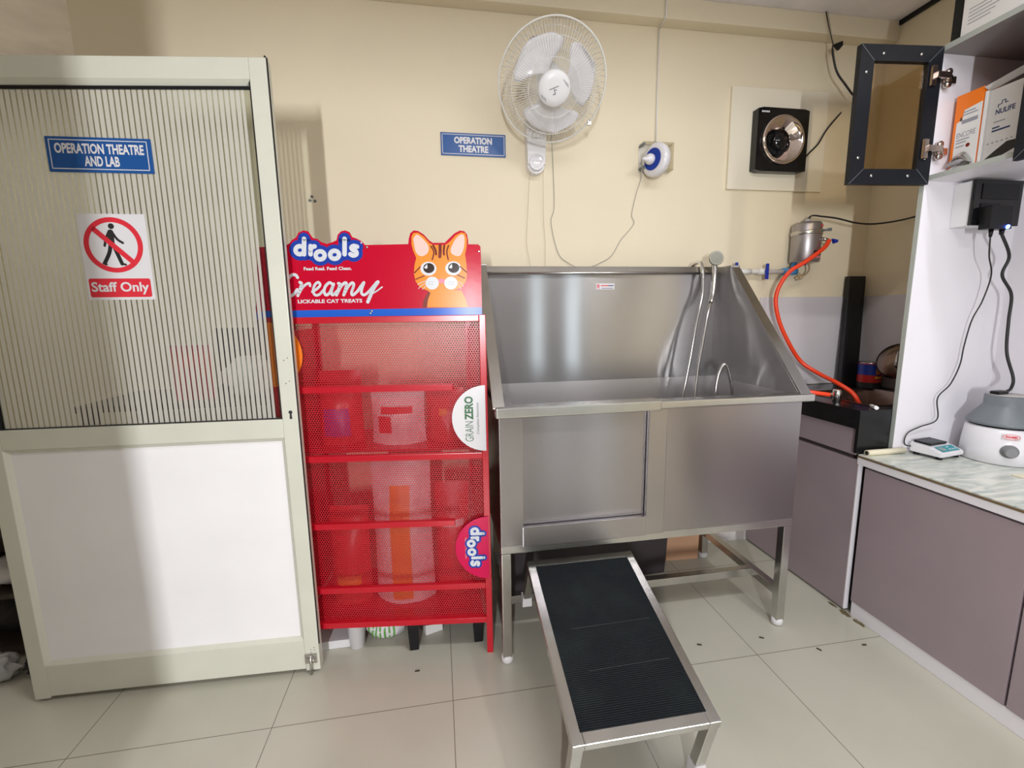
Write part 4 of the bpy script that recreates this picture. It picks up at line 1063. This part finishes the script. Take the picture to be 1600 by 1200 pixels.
for x in (1.053, 1.316):
    for y in (.285, .48):
        b = B(); b.hexa([(x - .018, y - .014, 0), (x + .018, y - .014, 0), (x + .018, y + .014, 0), (x - .018, y + .014, 0), (x - .023, y - .018, .11), (x + .023, y - .018, .11), (x + .023, y + .018, .11), (x - .023, y + .018, .11)], .004)
        b.build('leg', blackp, st)
one('small_carton', B().obox(axis((1.125, .385, .028), (0, 0, 1), (.9, .3, 0)), .075, .05, .056, .002), whitebox, 'small white carton on the floor between the stool legs', 'carton')
one('floor_tray', B().box(.655, .79, .34, .48, .0, .035, .003), whitep, 'flat white tray on the floor behind the door edge', 'tray')

# ================================================================== TABLE AND BAGS BEHIND THE GLASS
tb = thing('side_table', 'dark table standing behind the frosted door glass', 'table', (.22, .58, 0))
B().box(-.12, .58, .42, .80, 1.015, 1.04, .003).build('table_top', tableblk, tb)
for x in (-.09, .55):
    for y in (.45, .77): B().box(x - .02, x + .02, y - .02, y + .02, 0, 1.015).build('leg', tableblk, tb)
bag('goods_bag', 'red packet on the dark table behind the frosted glass', bagred, .25, .50, 1.04, .15, .21, .08, seed=21, group='bags on the table behind the glass')
b = B(); blob(b, (.45, .52, 1.115), (.10, .07, .085), 5, 14, .3, .86); tagp(b.build('crumpled_bag', bagwhite), 'crumpled white carrier bag behind the frosted glass', 'bag', 'bags on the table behind the glass')
bag('goods_bag', 'tall dark bag on the table behind the glass, beside the red stand', darkfab, .50, .70, 1.04, .17, .36, .10, .0, seed=23, group='bags on the table behind the glass')
bag('goods_bag', 'dark bag behind the frosted glass, middle of the table', darkfab, .33, .70, 1.04, .16, .27, .10, .0, seed=25, group='bags on the table behind the glass')

# clutter beyond the door on the far left
rk = thing('storage_rack', 'dark storage rack in the shadow left of the door', 'rack', (-.76, .72, 0))
for z in (.03, .26, .52, .80): B().box(-1.12, -.405, .52, .92, z, z + .02, .002).build('shelf', tableblk, rk)
for x in (-1.10, -.425):
    for y in (.535, .905): B().box(x - .012, x + .012, y - .012, y + .012, 0, .84).build('post', tableblk, rk)
B().box(-1.11, -.415, .921, .926, .03, .84).build('back_sheet', tableblk, rk)  # dark sheet added to block the bright recess behind the rack
B().box(-.412, -.408, .53, .92, .05, .80).build('side_sheet', tableblk, rk)
for i, (c, sz, m_, lb) in enumerate((((-.60, .66, .135), (.13, .09, .075), darkfab, 'dark cloth bundle on the lowest shelf left of the door'),
                                      ((-.56, .62, .345), (.11, .08, .055), bagwhite, 'flat white carrier bag on the middle shelf left of the door'),
                                      ((-.58, .66, .625), (.12, .09, .075), mat('brown cloth', (.16, .06, .02), .8, bump=.3, bscale=20), 'brown cloth bundle on the upper shelf left of the door'))):
    b = B(); blob(b, c, sz, i + 11, 12, .3, .78); tagp(b.build('bundle', m_), lb, 'bag', 'bundles on the dark rack')
for i, (c, sz, sd) in enumerate((((-.515, .40, .050), (.075, .045, .05), 31), ((-.71, .42, .06), (.06, .05, .065), 33), ((-.385, .43, .028), (.045, .04, .032), 35))):
    b = B(); blob(b, c, sz, sd, 14, .5, .85)
    tagp(b.build('crumpled_bag', [mat('grey crumpled film', (.45, .45, .45), .35, bump=.6, bscale=22), darkfab, darkfab][i]), ['crumpled grey white plastic bag on the floor left of the door bottom', 'dark crumpled bag before the dark rack at the left picture edge', 'small dark rag on the floor close to the door bottom corner'][i], 'bag', 'crumpled bags left of the door')
one('wall_hook', B().tube([(-1.02, 2.199, 2.95 - .28), (-1.02, 2.17, 2.66), (-1.02, 2.16, 2.58)], .015, 10), blackp, 'dark hanging hook on the far wall above the door left corner', 'hook')

# ================================================================== SINK CORNER
XF = 2.962
c = thing('sink_cabinet', 'mauve laminate cabinet under the black sink counter', 'cabinet', (3.28, .50, 0))
B().box(XF + .018, 3.595, .1915, YW - .015, .03, .790).build('carcass', darkgap, c)
B().box(XF, XF + .018, .1905, YW - .015, .726, .842, .001).build('fascia', lam, c)
B().box(XF, XF + .018, .172, YW - .015, .012, .706, .001).build('door', lam, c)
b = B(); b.box(XF - .001, XF + .020, .166, .172, .012, .706, .001); tagp(b.build('door_edge', lamw, c), 'white edge band of the door')
sc_ = thing('sink_counter', 'black granite counter with inset steel sink in the corner', 'sink', (3.28, .5, .842))
b = B(); sx0, sx1, sy0, sy1 = 3.085, 3.50, .255, .640
b.box(XF - .012, 3.597, .190, sy0, .905, .925, .001); b.box(XF - .012, 3.597, sy1, YW - .002, .905, .925, .001)
b.box(XF - .012, sx0, sy0, sy1, .905, .925); b.box(sx1, 3.597, sy0, sy1, .905, .925)
b.build('slab', granite, sc_)
B().box(XF - .012, XF + .004, .190, YW - .002, .843, .905).build('apron', granite, sc_)
B().box(XF - .012, 3.11, .176, .190, .738, .925, .001).build('end_panel', granite, sc_)
b = B()
tp = [(sx0, sy0, .926), (sx1, sy0, .926), (sx1, sy1, .926), (sx0, sy1, .926)]; bt_ = [(sx0 + .03, sy0 + .03, .80), (sx1 - .03, sy0 + .03, .80), (sx1 - .03, sy1 - .03, .80), (sx0 + .03, sy1 - .03, .80)]
rim = [(sx0 - .02, sy0 - .02, .927), (sx1 + .02, sy0 - .02, .927), (sx1 + .02, sy1 + .02, .927), (sx0 - .02, sy1 + .02, .927)]
b._faces(rim + tp + bt_, [(0, 1, 5, 4), (1, 2, 6, 5), (2, 3, 7, 6), (3, 0, 4, 7)] + [(4, 5, 9, 8), (5, 6, 10, 9), (6, 7, 11, 10), (7, 4, 8, 11), (8, 9, 10, 11)])
b.build('bowl', sinkst, sc_, fix=False)
one('sink_tap', B().lathe([(.016, 0), (.018, .004), (.018, .050), (.0155, .056), (.0, .057)], axis((3.030, .375, .925), (0, 0, 1)), 24, cap1=False).tube([(3.03, .375, .948), (3.012, .393, .953)], .011, 12), chrome,
    'short chrome tap body on the sink edge beside the tub corner', 'tap')
one('clothes_peg', B().beam((3.065, .235, .932), (3.035, .190, .932), .012, .010, (0, 0, 1), .002).tube([(3.040, .196, .934), (3.028, .176, .934)], .008, 10), whitep, 'small white plastic spout piece lying on the front of the sink', 'spout')
b = B(); blob(b, (3.530, .700, .938), (.022, .016, .015), 41, 10, .2, .85); tagp(b.build('sponge', greensp), 'small lime green sponge behind the sink', 'sponge')
one('splash_panel', B().box(2.958, 3.597, YW - .010, YW - .0005, .928, 1.422, .001), splash, 'grey white laminate panel on the wall behind the sink', 'panel')
one('splash_panel', B().box(3.590, 3.5995, .190, YW - .012, .928, 1.422, .001), splash, 'narrow grey white laminate panel on the wall right of the sink', 'panel')
b = B(); b.hexa([(3.428, .748, .926), (3.522, .735, .926), (3.528, .768, .926), (3.434, .780, .926), (3.476, .800, 1.532), (3.577, .800, 1.532), (3.577, .832, 1.532), (3.476, .832, 1.532)], .002)
one('black_plank', b, mat('matt black board', (.006, .006, .007), .5), 'tall black board leaning on the wall behind the sink', 'board')
can = thing('food_tin', 'blue and red printed tin standing behind the sink', 'tin', (3.505, .685, .926))
CMt = axis((3.516, .662, .926), (0, 0, 1))
B().lathe([(.052, 0), (.054, .003), (.054, .138), (.052, .141), (.0, .139)], CMt, 32, cap1=False).build('tin_body', steelp, can)
def band(z0, z1, m_, a0=0, a1=2 * math.pi, rr=.0546, nm='printed_band'):
    bb = B().grid(lambda u, v: CMt @ Vector((rr * math.cos(a0 + (a1 - a0) * u), rr * math.sin(a0 + (a1 - a0) * u), z0 + (z1 - z0) * v)), 32, 1); return bb.build(nm, m_, can)
band(.072, .130, tinblue); band(.032, .072, tinred); band(.002, .032, blackv)
aa = math.atan2(-1.9, -2.0)
band(.078, .124, catorange, aa - .30, aa + .28, .0550, 'animal_picture'); band(.055, .066, tinyel, aa - .35, aa + .40, .0550, 'printed_word'); band(.130, .135, tinred, nm='rim_stripe')
pn = thing('pan_lid', 'steel pan lid leaning on the wall beside the white side panel', 'lid', (3.56, .56, .99))
PMt = axis((3.520, .515, 1.085), (-.84, -.35, .40))
B().lathe([(.092, -.008), (.095, -.004), (.090, .002), (.050, .012), (.0, .016)], PMt, 36, cap1=False).build('dome', sinkst, pn)
B().lathe([(.0955, -.006), (.0975, -.002), (.0955, .002)], PMt, 36, False, False).build('rim', steelt, pn)
hx = PMt.to_3x3() @ Vector((1, 0, 0)); 
B().tube([PMt @ Vector((-.03, .02, .012)), PMt @ Vector((-.028, .02, .035)), PMt @ Vector((.028, -.02, .035)), PMt @ Vector((.03, -.02, .012))], .006, 10, smooth=3).build('lid_handle', steelt, pn)

# ================================================================== BASE CABINETS AND WORKTOP
c = thing('base_cabinet', 'mauve laminate base cabinet with white plinth under the marble worktop', 'cabinet', (3.3, -.4, 0))
B().box(XF + .022, 3.595, -1.35, .150, .07, .690).build('carcass', darkgap, c)
B().box(XF + .004, XF + .022, -.410, .142, .068, .682, .001).build('door', lam, c)
B().box(XF + .004, XF + .022, -.975, -.418, .068, .682, .001).build('door', lam, c)
b = B(); b.box(XF + .010, XF + .024, -1.35, .142, 0, .066, .002); tagp(b.build('plinth', lamw, c), 'white plinth')
wt = thing('worktop', 'pale green marble worktop along the right wall', 'worktop', (3.28, -.4, .70))
B().box(XF - .002, 3.597, -1.35, .174, .712, .735, .002).build('slab', marblem, wt)
b = B(); b.box(XF - .004, XF + .014, -1.35, .174, .692, .722, .001); tagp(b.build('edge_band', lamw, wt), 'white front edge band')
b = B(); b.box(XF - .006, XF - .002, -1.35, .174, .722, .7305, .001); tagp(b.build('edge_strip', brownedge, wt), 'thin brown strip under the marble edge')
p = thing('pvc_pipe', 'short ivory plastic pipe lying on the end of the worktop', 'pipe', (3.05, .15, .735))
B().tube([(2.972, .148, .7475), (3.16, .150, .7475)], .0125, 18).build('pipe_tube', pvc, p)
B().lathe([(.0085, 0), (.0085, .001)], axis((2.9715, .148, .7475), (-1, 0, 0)), 16).build('bore', blackv, p)

# ================================================================== HUTCH: SIDE PANEL, WALL CABINET, DOORS
h = thing('wall_cabinet', 'white wall cabinet on a full height white side panel above the worktop', 'cabinet', (3.35, -.4, .736))
PY = .165; HX = 3.118; HZ0, HZ1 = 1.846, 2.305
B().box(HX + .001, 3.597, PY, PY + .018, .736, HZ1 + .02).build('side_panel', lamw, h)
b = B(); b.box(HX - .001, HX + .001, PY, PY + .018, .736, HZ1 + .02); tagp(b.build('panel_edge', lamg, h), 'grey edge band of the side panel')
b = B(); b.box(3.590, 3.5985, -1.35, PY, .736, HZ1); tagp(b.build('back_panel', lamw, h), 'white back panel')
b = B(); b.box(HX + .002, 3.59, -1.35, PY, HZ0, HZ0 + .018); b.build('cabinet_floor', lamw, h)
b = B(); b.box(HX, HX + .002, -1.35, PY, HZ0, HZ0 + .018); b.build('floor_edge', lamg, h)
b = B(); b.box(HX + .002, 3.59, -1.35, PY, HZ1, HZ1 + .020); b.build('cabinet_top', mat('grey top board', (.30, .29, .29), .5), h)
b = B(); b.box(HX, HX + .002, -1.35, PY, HZ1, HZ1 + .020); b.build('top_edge', lamg, h)
B().box(HX + .02, 3.59, -.150, -.132, HZ0 + .018, HZ1).build('divider', lamw, h)
B().box(HX + .01, 3.59, -1.35, -.15, HZ0 + .2, HZ0 + .21).build('inner_shelf', lamw, h)
def glass_door(M4, w, hgt, name, screws=True):
    """local x across 0..w, z up 0..hgt, y = thickness 0..-.022 (towards the viewer)"""
    F = .056
    dr = thing(name, None, None, (0, 0, 0)); dr.parent = h; dr.location = -wloc(h)
    b = B()
    def q(x0, x1, x2, x3, z0, z1, z2, z3):
        pass
    parts = [[(0, 0), (w, 0), (w - F, F), (F, F)], [(w, 0), (w, hgt), (w - F, hgt - F), (w - F, F)], [(w, hgt), (0, hgt), (F, hgt - F), (w - F, hgt - F)], [(0, hgt), (0, 0), (F, F), (F, hgt - F)]]
    objs = []
    for pts in parts:
        g_ = .0006
        b.prism([M4 @ Vector((x, 0, z)) for x, z in pts], M4.to_3x3() @ Vector((0, -.021, 0)))
    fo = b.build('door_frame', blackfr, dr)
    b = B()
    for (x0, z0, x1, z1) in ((0, 0, F, F), (w, 0, w - F, F), (w, hgt, w - F, hgt - F), (0, hgt, F, hgt - F)):
        b.beam(M4 @ Vector((x0, -.0213, z0)), M4 @ Vector((x1, -.0213, z1)), .0012, .0006, M4.to_3x3() @ Vector((0, -1, 0)))
    b.build('mitre_line', greyp, fo)
    b = B(); e_ = F - .006
    b.prism([M4 @ Vector((x, -.009, z)) for x, z in ((e_, e_), (w - e_, e_), (w - e_, hgt - e_), (e_, hgt - e_))], M4.to_3x3() @ Vector((0, -.004, 0)))
    tagp(b.build('glass_pane', bronzeglass, dr), 'bronze tinted glass pane')
    if screws:
        for (x, z) in ((F * .5, F * 1.7), (F * 1.6, F * .55), (w - F * 1.6, F * .55), (w - F * .5, F * 1.7), (F * .5, hgt - F * 1.7), (F * 1.6, hgt - F * .55), (w - F * 1.6, hgt - F * .55), (w - F * .5, hgt - F * 1.7)):
            B().lathe([(.006, 0), (.0055, .002), (.002, .003)], axis(M4 @ Vector((x, -.021, z)), M4.to_3x3() @ Vector((0, -1, 0))), 12).build('screw', steelt, fo)
    return dr
_da = math.radians(-5)
DM = Matrix.Translation((3.112 - .330 * math.cos(_da), PY - .330 * math.sin(_da), 1.828)) @ Matrix.Rotation(_da, 4, 'Z')
dr = glass_door(DM, .330, .490, 'glass_door'); dr['label'] = 'black framed glass door swung open over the sink'
for z in (2.212, 1.955):
    b = B()
    b.box(3.060, 3.082, PY - .030, PY - .021, z - .035, z + .035, .002)
    b.box(3.075, 3.135, PY - .040, PY - .028, z - .011, z + .011, .002)
    b.lathe([(.017, 0), (.017, .012), (.012, .018), (.0, .019)], axis((3.150, PY - .006, z), (0, -1, 0)), 20, cap1=False)
    b.box(3.128, 3.195, PY - .010, PY - .001, z - .013, z + .013, .002)
    b.lathe([(.012, 0), (.012, .016), (.0, .018)], axis((3.148, PY - .006, z - .022), (0, -1, 0)), 16, cap1=False)
    b.lathe([(.012, 0), (.012, .016), (.0, .018)], axis((3.148, PY - .006, z + .022), (0, -1, 0)), 16, cap1=False)
    b.build('hinge', hingem, h)
DM2 = Matrix.Translation((HX - .001, -.128, 1.828)) @ Matrix.Rotation(-math.pi / 2, 4, 'Z')
dr2 = glass_door(DM2, .330, .490, 'glass_door', False); dr2['label'] = 'closed black framed glass door at the right edge'

# boxes in the cabinet
zc = HZ0 + .0185
o = thing('glove_box', 'orange and white glove carton in the open wall cabinet', 'carton', (3.27, .10, zc))
fx = 3.200
B().box(fx, 3.40, .058, .148, zc, zc + .285, .001).build('carton', orangebox, o)
S = Sheet((fx, .148, zc), (0, -1, 0), (0, 0, 1))
b = B(); ink_poly(b, S, [(.010, 0), (.0902, 0), (.0902, .235), (.032, .225), (.028, .195), (.010, .185)], .0006); b.build('front_label', whitebox, o)
b = B(); ink_text(b, S, 'ENCORE', .016, .078, .128, .147, .0010, .005); b.build('title_lettering', greyink, o)
b = B()
for i, (x0, x1, z0) in enumerate(((.016, .060, .118), (.016, .050, .108), (.016, .045, .094), (.030, .078, .205), (.030, .070, .215))): ink_rect(b, S, x0, x1, z0, z0 + .004, .0010)
b.build('fine_print', greyink, o)
b = B(); ink_rect(b, S, .028, .080, .176, .190, .0010); b.build('barcode', greyink, o)
b = B(); ink_text(b, S, '6', .020, .029, .188, .204, .0010, .03); b.build('size_print', blackv, o)
b = B(); ink_poly(b, S, ell(.058, .094, .007, .007), .0012); b.build('seal_dot', catbrown, o)
b = B(); b.grid(lambda u, v: S.at(.006 + .078 * u, .026 + .048 * math.sin(u * math.pi) * v, .004 + .022 * math.sin(v * math.pi)), 10, 6); b.grid(lambda u, v: S.at(.006 + .078 * u, .010 + .020 * math.sin(u * math.pi) * v + .006 * v, .003 + .016 * math.sin(v * math.pi)), 10, 6)
tagp(b.build('foil_packet', silver, o), 'silver foil packets bulging out of the opening')
o = thing('glove_box', 'white glove carton with dark opening beside the orange one', 'carton', (3.30, .0, zc))
fx = 3.212
B().box(fx, 3.42, -.060, .050, zc, zc + .262, .001).build('carton', whitebox, o)
S = Sheet((fx, .050, zc), (0, -1, 0), (0, 0, 1))
b = B(); ink_text(b, S, 'NULIFE', .028, .085, .170, .188, .0006, .03); b.build('title_lettering', navyink, o)
b = B()
ink_stroke(b, S, [(.034, .194), (.034, .203), (.044, .203), (.044, .213), (.054, .213), (.054, .203), (.062, .203)], .0028, .0006, 0); b.build('logo_mark', navyink, o)
b = B(); ink_rect(b, S, .024, .046, .124, .129, .0006); ink_rect(b, S, .024, .078, .113, .119, .0006); b.build('size_bar', navyink, o)
b = B()
for i in range(6): ink_rect(b, S, .014 + .014 * i, .020 + .014 * i, .074, .078, .0006)
ink_rect(b, S, .026, .060, .144, .147, .0006); b.build('fine_print', greyink, o)
b = B(); ink_poly(b, S, [(.006, .020), (.040, .045), (.075, .068), (.105, .066), (.108, .040), (.060, .022)], .0006); b.build('opening', blackv, o)
b = B(); b.box(fx - .012, fx, .044, .054, zc, zc + .262, .001); b.build('side_flap', whitebox, o)
b = B(); b.grid(lambda u, v: (fx + .004 - .03 * v, .05 - .11 * u, zc + .262 + .012 * v + .02 * u), 4, 3); b.build('top_flap', whitebox, o)

o = thing('glove_box', 'plain orange carton behind the white glove carton in the wall cabinet', 'carton', (3.5, 0, zc))
B().box(3.425, 3.585, -.12, .056, zc, zc + .330, .001).build('carton', orangebox, o)

# on top of the cabinet
zt2 = HZ1 + .0205
o = thing('carton_box', 'large white carton with grey print on top of the wall cabinet', 'carton', (3.33, -.2, zt2))
B().box(3.132, 3.52, -.55, .112, zt2, zt2 + .26, .002).build('carton', whitebox, o)
S = Sheet((3.132, .112, zt2), (0, -1, 0), (0, 0, 1)); b = B()
for i in range(5): ink_rect(b, S, .02, .09 + .012 * (i % 3), .035 + .012 * i, .038 + .012 * i, .0006)
for i in range(4): ink_rect(b, S, .10 + .018 * i, .113 + .018 * i, .10, .135, .0006)
b.build('print', greyink, o)
one('black_case', B().box(3.135, 3.30, .1125, .148, zt2, zt2 + .15, .004), blackp, 'narrow black case beside the large carton on the wall cabinet', 'case')
b = B(); blob(b, (3.21, .140, zt2 + .185), (.07, .035, .042), 51, 12, .3, .8); tagp(b.build('plastic_bag', mat('grey film', (.42, .43, .42), .3, bump=.4, bscale=20)), 'grey plastic bag lying on the black case on the wall cabinet', 'bag')

# ================================================================== SWITCH BOARD AND CORDS
o = thing('switch_board', 'white electrical box with black socket plate on the side panel', 'switch board', (3.38, PY, 1.67))
B().box(3.262, 3.480, .098, PY - .0005, 1.670, 1.836, .002).build('back_box', whitep, o)
B().box(3.256, 3.486, .086, .098, 1.667, 1.838, .004).build('face_plate', blackgl, o)
B().box(3.290, 3.466, .083, .086, 1.765, 1.822, .001).build('switch_row', blackp, o)
B().box(3.290, 3.380, .083, .086, 1.690, 1.750, .001).build('socket_insert', blackp, o)
o = thing('power_adapter', 'black plug adapter with glowing blue light in the switch board', 'adapter', (3.34, .07, 1.648))
B().box(3.288, 3.396, .045, .0825, 1.648, 1.735, .005).build('body', blackp, o)
b = B().lathe([(.008, 0), (.007, .004), (.0, .005)], axis((3.374, .045, 1.656), (0, -1, -.4)), 14, cap1=False); tagp(b.build('indicator_light', led, o), 'glowing blue indicator')
b = B().tube([(3.325, .062, 1.648), (3.325, .062, 1.620)], [.008, .005], 10); b.build('cord_grip', blackp, o)
b = B().tube([(3.376, .062, 1.648), (3.376, .062, 1.630)], [.009, .007], 10); b.build('cord_grip', blackp, o)
one('scale_cord', B().tube([(3.325, .062, 1.622), (3.352, .075, 1.55), (3.412, .10, 1.479), (3.416, .12, 1.378), (3.398, .135, 1.299), (3.384, .14, 1.193), (3.376, .14, 1.111), (3.341, .14, 1.03), (3.285, .14, .972), (3.297, .14, .879), (3.225, .148, .848), (3.174, .152, .825), (3.158, .152, .795), (3.163, .150, .772), (3.178, .138, .768)], .0026, 8, smooth=7), cableb,
    'thin black cord hanging from the adapter down to the weighing scale', 'cord')
one('thick_cable', B().tube([(3.376, .062, 1.634), (3.449, .075, 1.551), (3.444, .085, 1.478), (3.504, .085, 1.401), (3.511, .085, 1.296), (3.503, .07, 1.168), (3.525, .05, 1.064), (3.50, .035, 1.024), (3.475, .030, 1.013), (3.455, .028, 1.009)], .0055, 10, smooth=7), cableb,
    'thick wavy black cord hanging down to the centrifuge lid', 'cord')

# ================================================================== SCALE AND CENTRIFUGE
WZ = .7355
o = thing('weighing_scale', 'small white digital scale with black pan on the worktop', 'scale', (3.30, .07, WZ))
ang = math.radians(9); SM_ = Matrix.Translation((3.255, .097, WZ)) @ Matrix.Rotation(ang, 4, 'Z')
hw_, hl_ = .070, .058
def sp3(x, y, z): return SM_ @ Vector((x, y, z))
prof_ = [(-hl_, .012), (-hl_, .030), (-hl_ + .045, .046), (hl_, .050), (hl_, .012)]
b = B(); b.prism([sp3(-hw_, y, z) for y, z in prof_], SM_.to_3x3() @ Vector((2 * hw_, 0, 0)))
bmesh.ops.bevel(b.bm, geom=list(b.bm.edges), offset=.003, segments=2, affect='EDGES'); b.build('body', whiteg, o)
for x in (-hw_ + .018, hw_ - .018):
    for y in (-hl_ + .018, hl_ - .018): B().lathe([(.011, 0), (.011, .013)], SM_ @ Matrix.Translation((x, y, 0)), 16).build('foot', blackp, o)
b = B(); b.hexa([sp3(-.050, -.006, .047), sp3(.050, -.006, .047), sp3(.050, .054, .049), sp3(-.050, .054, .049), sp3(-.052, -.008, .056), sp3(.052, -.008, .056), sp3(.052, .056, .059), sp3(-.052, .056, .059)], .001); pnn = b.build('weighing_pan', blackp, o)
b = B()
for i in range(5): b.beam(sp3(-.045, .0 + .012 * i, .0578), sp3(.045, .0 + .012 * i, .0578), .002, .001)
b.build('pan_ribs', greyp, pnn)
nrm_ = (SM_.to_3x3() @ Vector((0, -.335, .94))).normalized(); vv_ = (SM_.to_3x3() @ Vector((0, .94, .335))).normalized()
S = Sheet(sp3(-hw_, -hl_, .0305), SM_.to_3x3() @ Vector((1, 0, 0)), vv_)
b = B(); ink_rect(b, S, .018, .126, .007, .042, .0012); tl = b.build('control_panel', teal, o)
b = B(); ink_rect(b, S, .025, .058, .014, .036, .0018); b.build('display', lcd, tl)
b = B()
for i in range(3): ink_poly(b, S, ell(.078 + .017 * i, .018, .005, .004, 12), .0018)
ink_rect(b, S, .074, .092, .030, .034, .0018); b.build('buttons', catwhite, tl)

o = thing('centrifuge', 'white round centrifuge with grey conical lid on the worktop', 'centrifuge', (3.45, .01, WZ))
CM_ = Matrix.Translation((3.45, .01, WZ)) @ Matrix.Diagonal((.9375, .9375, 1, 1))
B().lathe([(.120, 0), (.128, .004), (.126, .060), (.118, .135), (.110, .142), (.0, .143)], CM_, 56, cap1=False).build('base', whiteg, o)
B().lathe([(.106, .142), (.106, .152)], CM_, 48).build('lid_gasket', blackp, o)
B().lathe([(.116, .150), (.119, .154), (.117, .163), (.074, .222), (.071, .228), (.071, .262), (.067, .266)], CM_, 56).build('lid', greyp, o)
b = B().lathe([(.064, .2662), (.064, .2675), (.0, .2675)], CM_, 40, False, False); tagp(b.build('lid_top', mat('dusty lid top', (.50, .47, .45), .6), o), 'pale dusty lid top')
kd = Vector((-.70, -.714, 0)).normalized()
ko = CM_ @ Vector((kd.x * .124, kd.y * .124, .060))
B().lathe([(.026, 0), (.026, .006), (.019, .008), (.018, .028), (.016, .030)], axis(ko, kd), 28).build('speed_knob', mat('mid grey knob', (.2, .2, .21), .4), o)
side_ = Vector((-kd.y, kd.x, 0)); 
if side_.x < 0: side_ = -side_
def onb(a, z, rr): # point on base wall
    an = math.atan2(kd.y, kd.x) + a; return CM_ @ Vector((rr * math.cos(an), rr * math.sin(an), z))
b = B(); b.grid(lambda u, v: onb(-.22 + .44 * u, .108 + .020 * v, .1245 - .0027 * v + (0.0)), 10, 1); lab = b.build('brand_label', whitev, o)
SL = Sheet(onb(0, .118, .1265), side_, (0, 0, 1))
b = B(); ink_ring(b, SL, 0, 0, .0005, .0005, 0); 
for kx in range(36):
    a, c2 = 2 * math.pi * kx / 36, 2 * math.pi * (kx + 1) / 36
    ink_poly(b, SL, [(.022 * math.cos(a), .009 * math.sin(a)), (.024 * math.cos(a), .0105 * math.sin(a)), (.024 * math.cos(c2), .0105 * math.sin(c2)), (.022 * math.cos(c2), .009 * math.sin(c2))], .0008)
ink_text(b, SL, 'REMI', -.015, .015, -.0045, .0045, .0008, .03); b.build('label_print', redv, lab)
for a in (-.9, .9, 2.2): B().lathe([(.01, -.0005), (.01, .002)], CM_ @ Matrix.Translation((.105 * math.cos(a - 1.6), .105 * math.sin(a - 1.6), 0)), 12).build('foot', blackp, o)
b = B().obox(axis((3.432, .028, WZ + .2745), (0, 0, 1), (1, .1, 0)), .060, .030, .013, .005); one('plug_connector', b, blackp, 'black connector plug lying on top of the centrifuge lid', 'plug')
one('paper_strip', B().box(3.27, 3.46, -.185, -.150, WZ, WZ + .003, .001), pvc, 'thin cream strip lying on the worktop before the centrifuge', 'strip')

# ================================================================== UNDER THE TUB AND FLOOR BITS
b = B(); b.hexa([(1.50, .56, 0), (2.322, .60, 0), (2.322, .80, 0), (1.50, .80, 0), (1.47, .55, .36), (2.338, .59, .36), (2.338, .81, .36), (1.47, .81, .36)], .008)
one('plastic_crate', b, darkbox, 'long dark grey plastic crate on the floor under the tub behind the ramp', 'crate')  # crate lengthened leftwards to darken the space under the tub
b = B(); b.hexa([(2.385, .700, 0), (2.568, .692, 0), (2.568, .80, 0), (2.385, .80, 0), (2.38, .700, .34), (2.575, .692, .34), (2.575, .80, .34), (2.38, .80, .34)], .003)
one('cardboard_carton', b, kraft, 'brown cardboard carton under the tub beside the dark crate', 'carton')
for i, (x, y, a) in enumerate(((2.481, .08, .5), (2.859, -.031, .1), (1.069, .158, 0), (2.205, .09, .3), (2.66, -.02, 1.1))):
    b = B().obox(axis((x, y, .002), (0, 0, 1), (math.cos(a), -math.sin(a), 0)), .018, .006, .003, .001)
    tagp(b.build('leaf_bit', debrism), ['dark leaf bit on the floor before the right tub leg', 'dark leaf bit on the floor close to the white plinth', 'dark speck on the floor before the red stand',
                                        'small dark speck on the floor beside the ramp edge', 'faint brown bit on the floor tile before the base cabinet'][i], 'debris', 'leaf bits on the floor')

fl = bpy.data.objects['floor']
b = B()
for cx, cy, rx, ry, sd in ((2.955, .150, .016, .036, 1), (2.958, .085, .012, .034, 2), (2.952, .215, .009, .025, 3)):
    rnd = random.Random(sd)
    b.face([(cx + rx * rnd.uniform(.6, 1.1) * math.cos(2 * math.pi * q / 18), cy + ry * rnd.uniform(.6, 1.1) * math.sin(2 * math.pi * q / 18), .0006 + .0001 * sd) for q in range(18)])
so = b.build('damp_stain', mat('brown damp stain', (.13, .10, .045), .5, var=.3, scale=30), fl)
tagp(so, 'brown damp stain on the floor tile beside the cabinet corner')
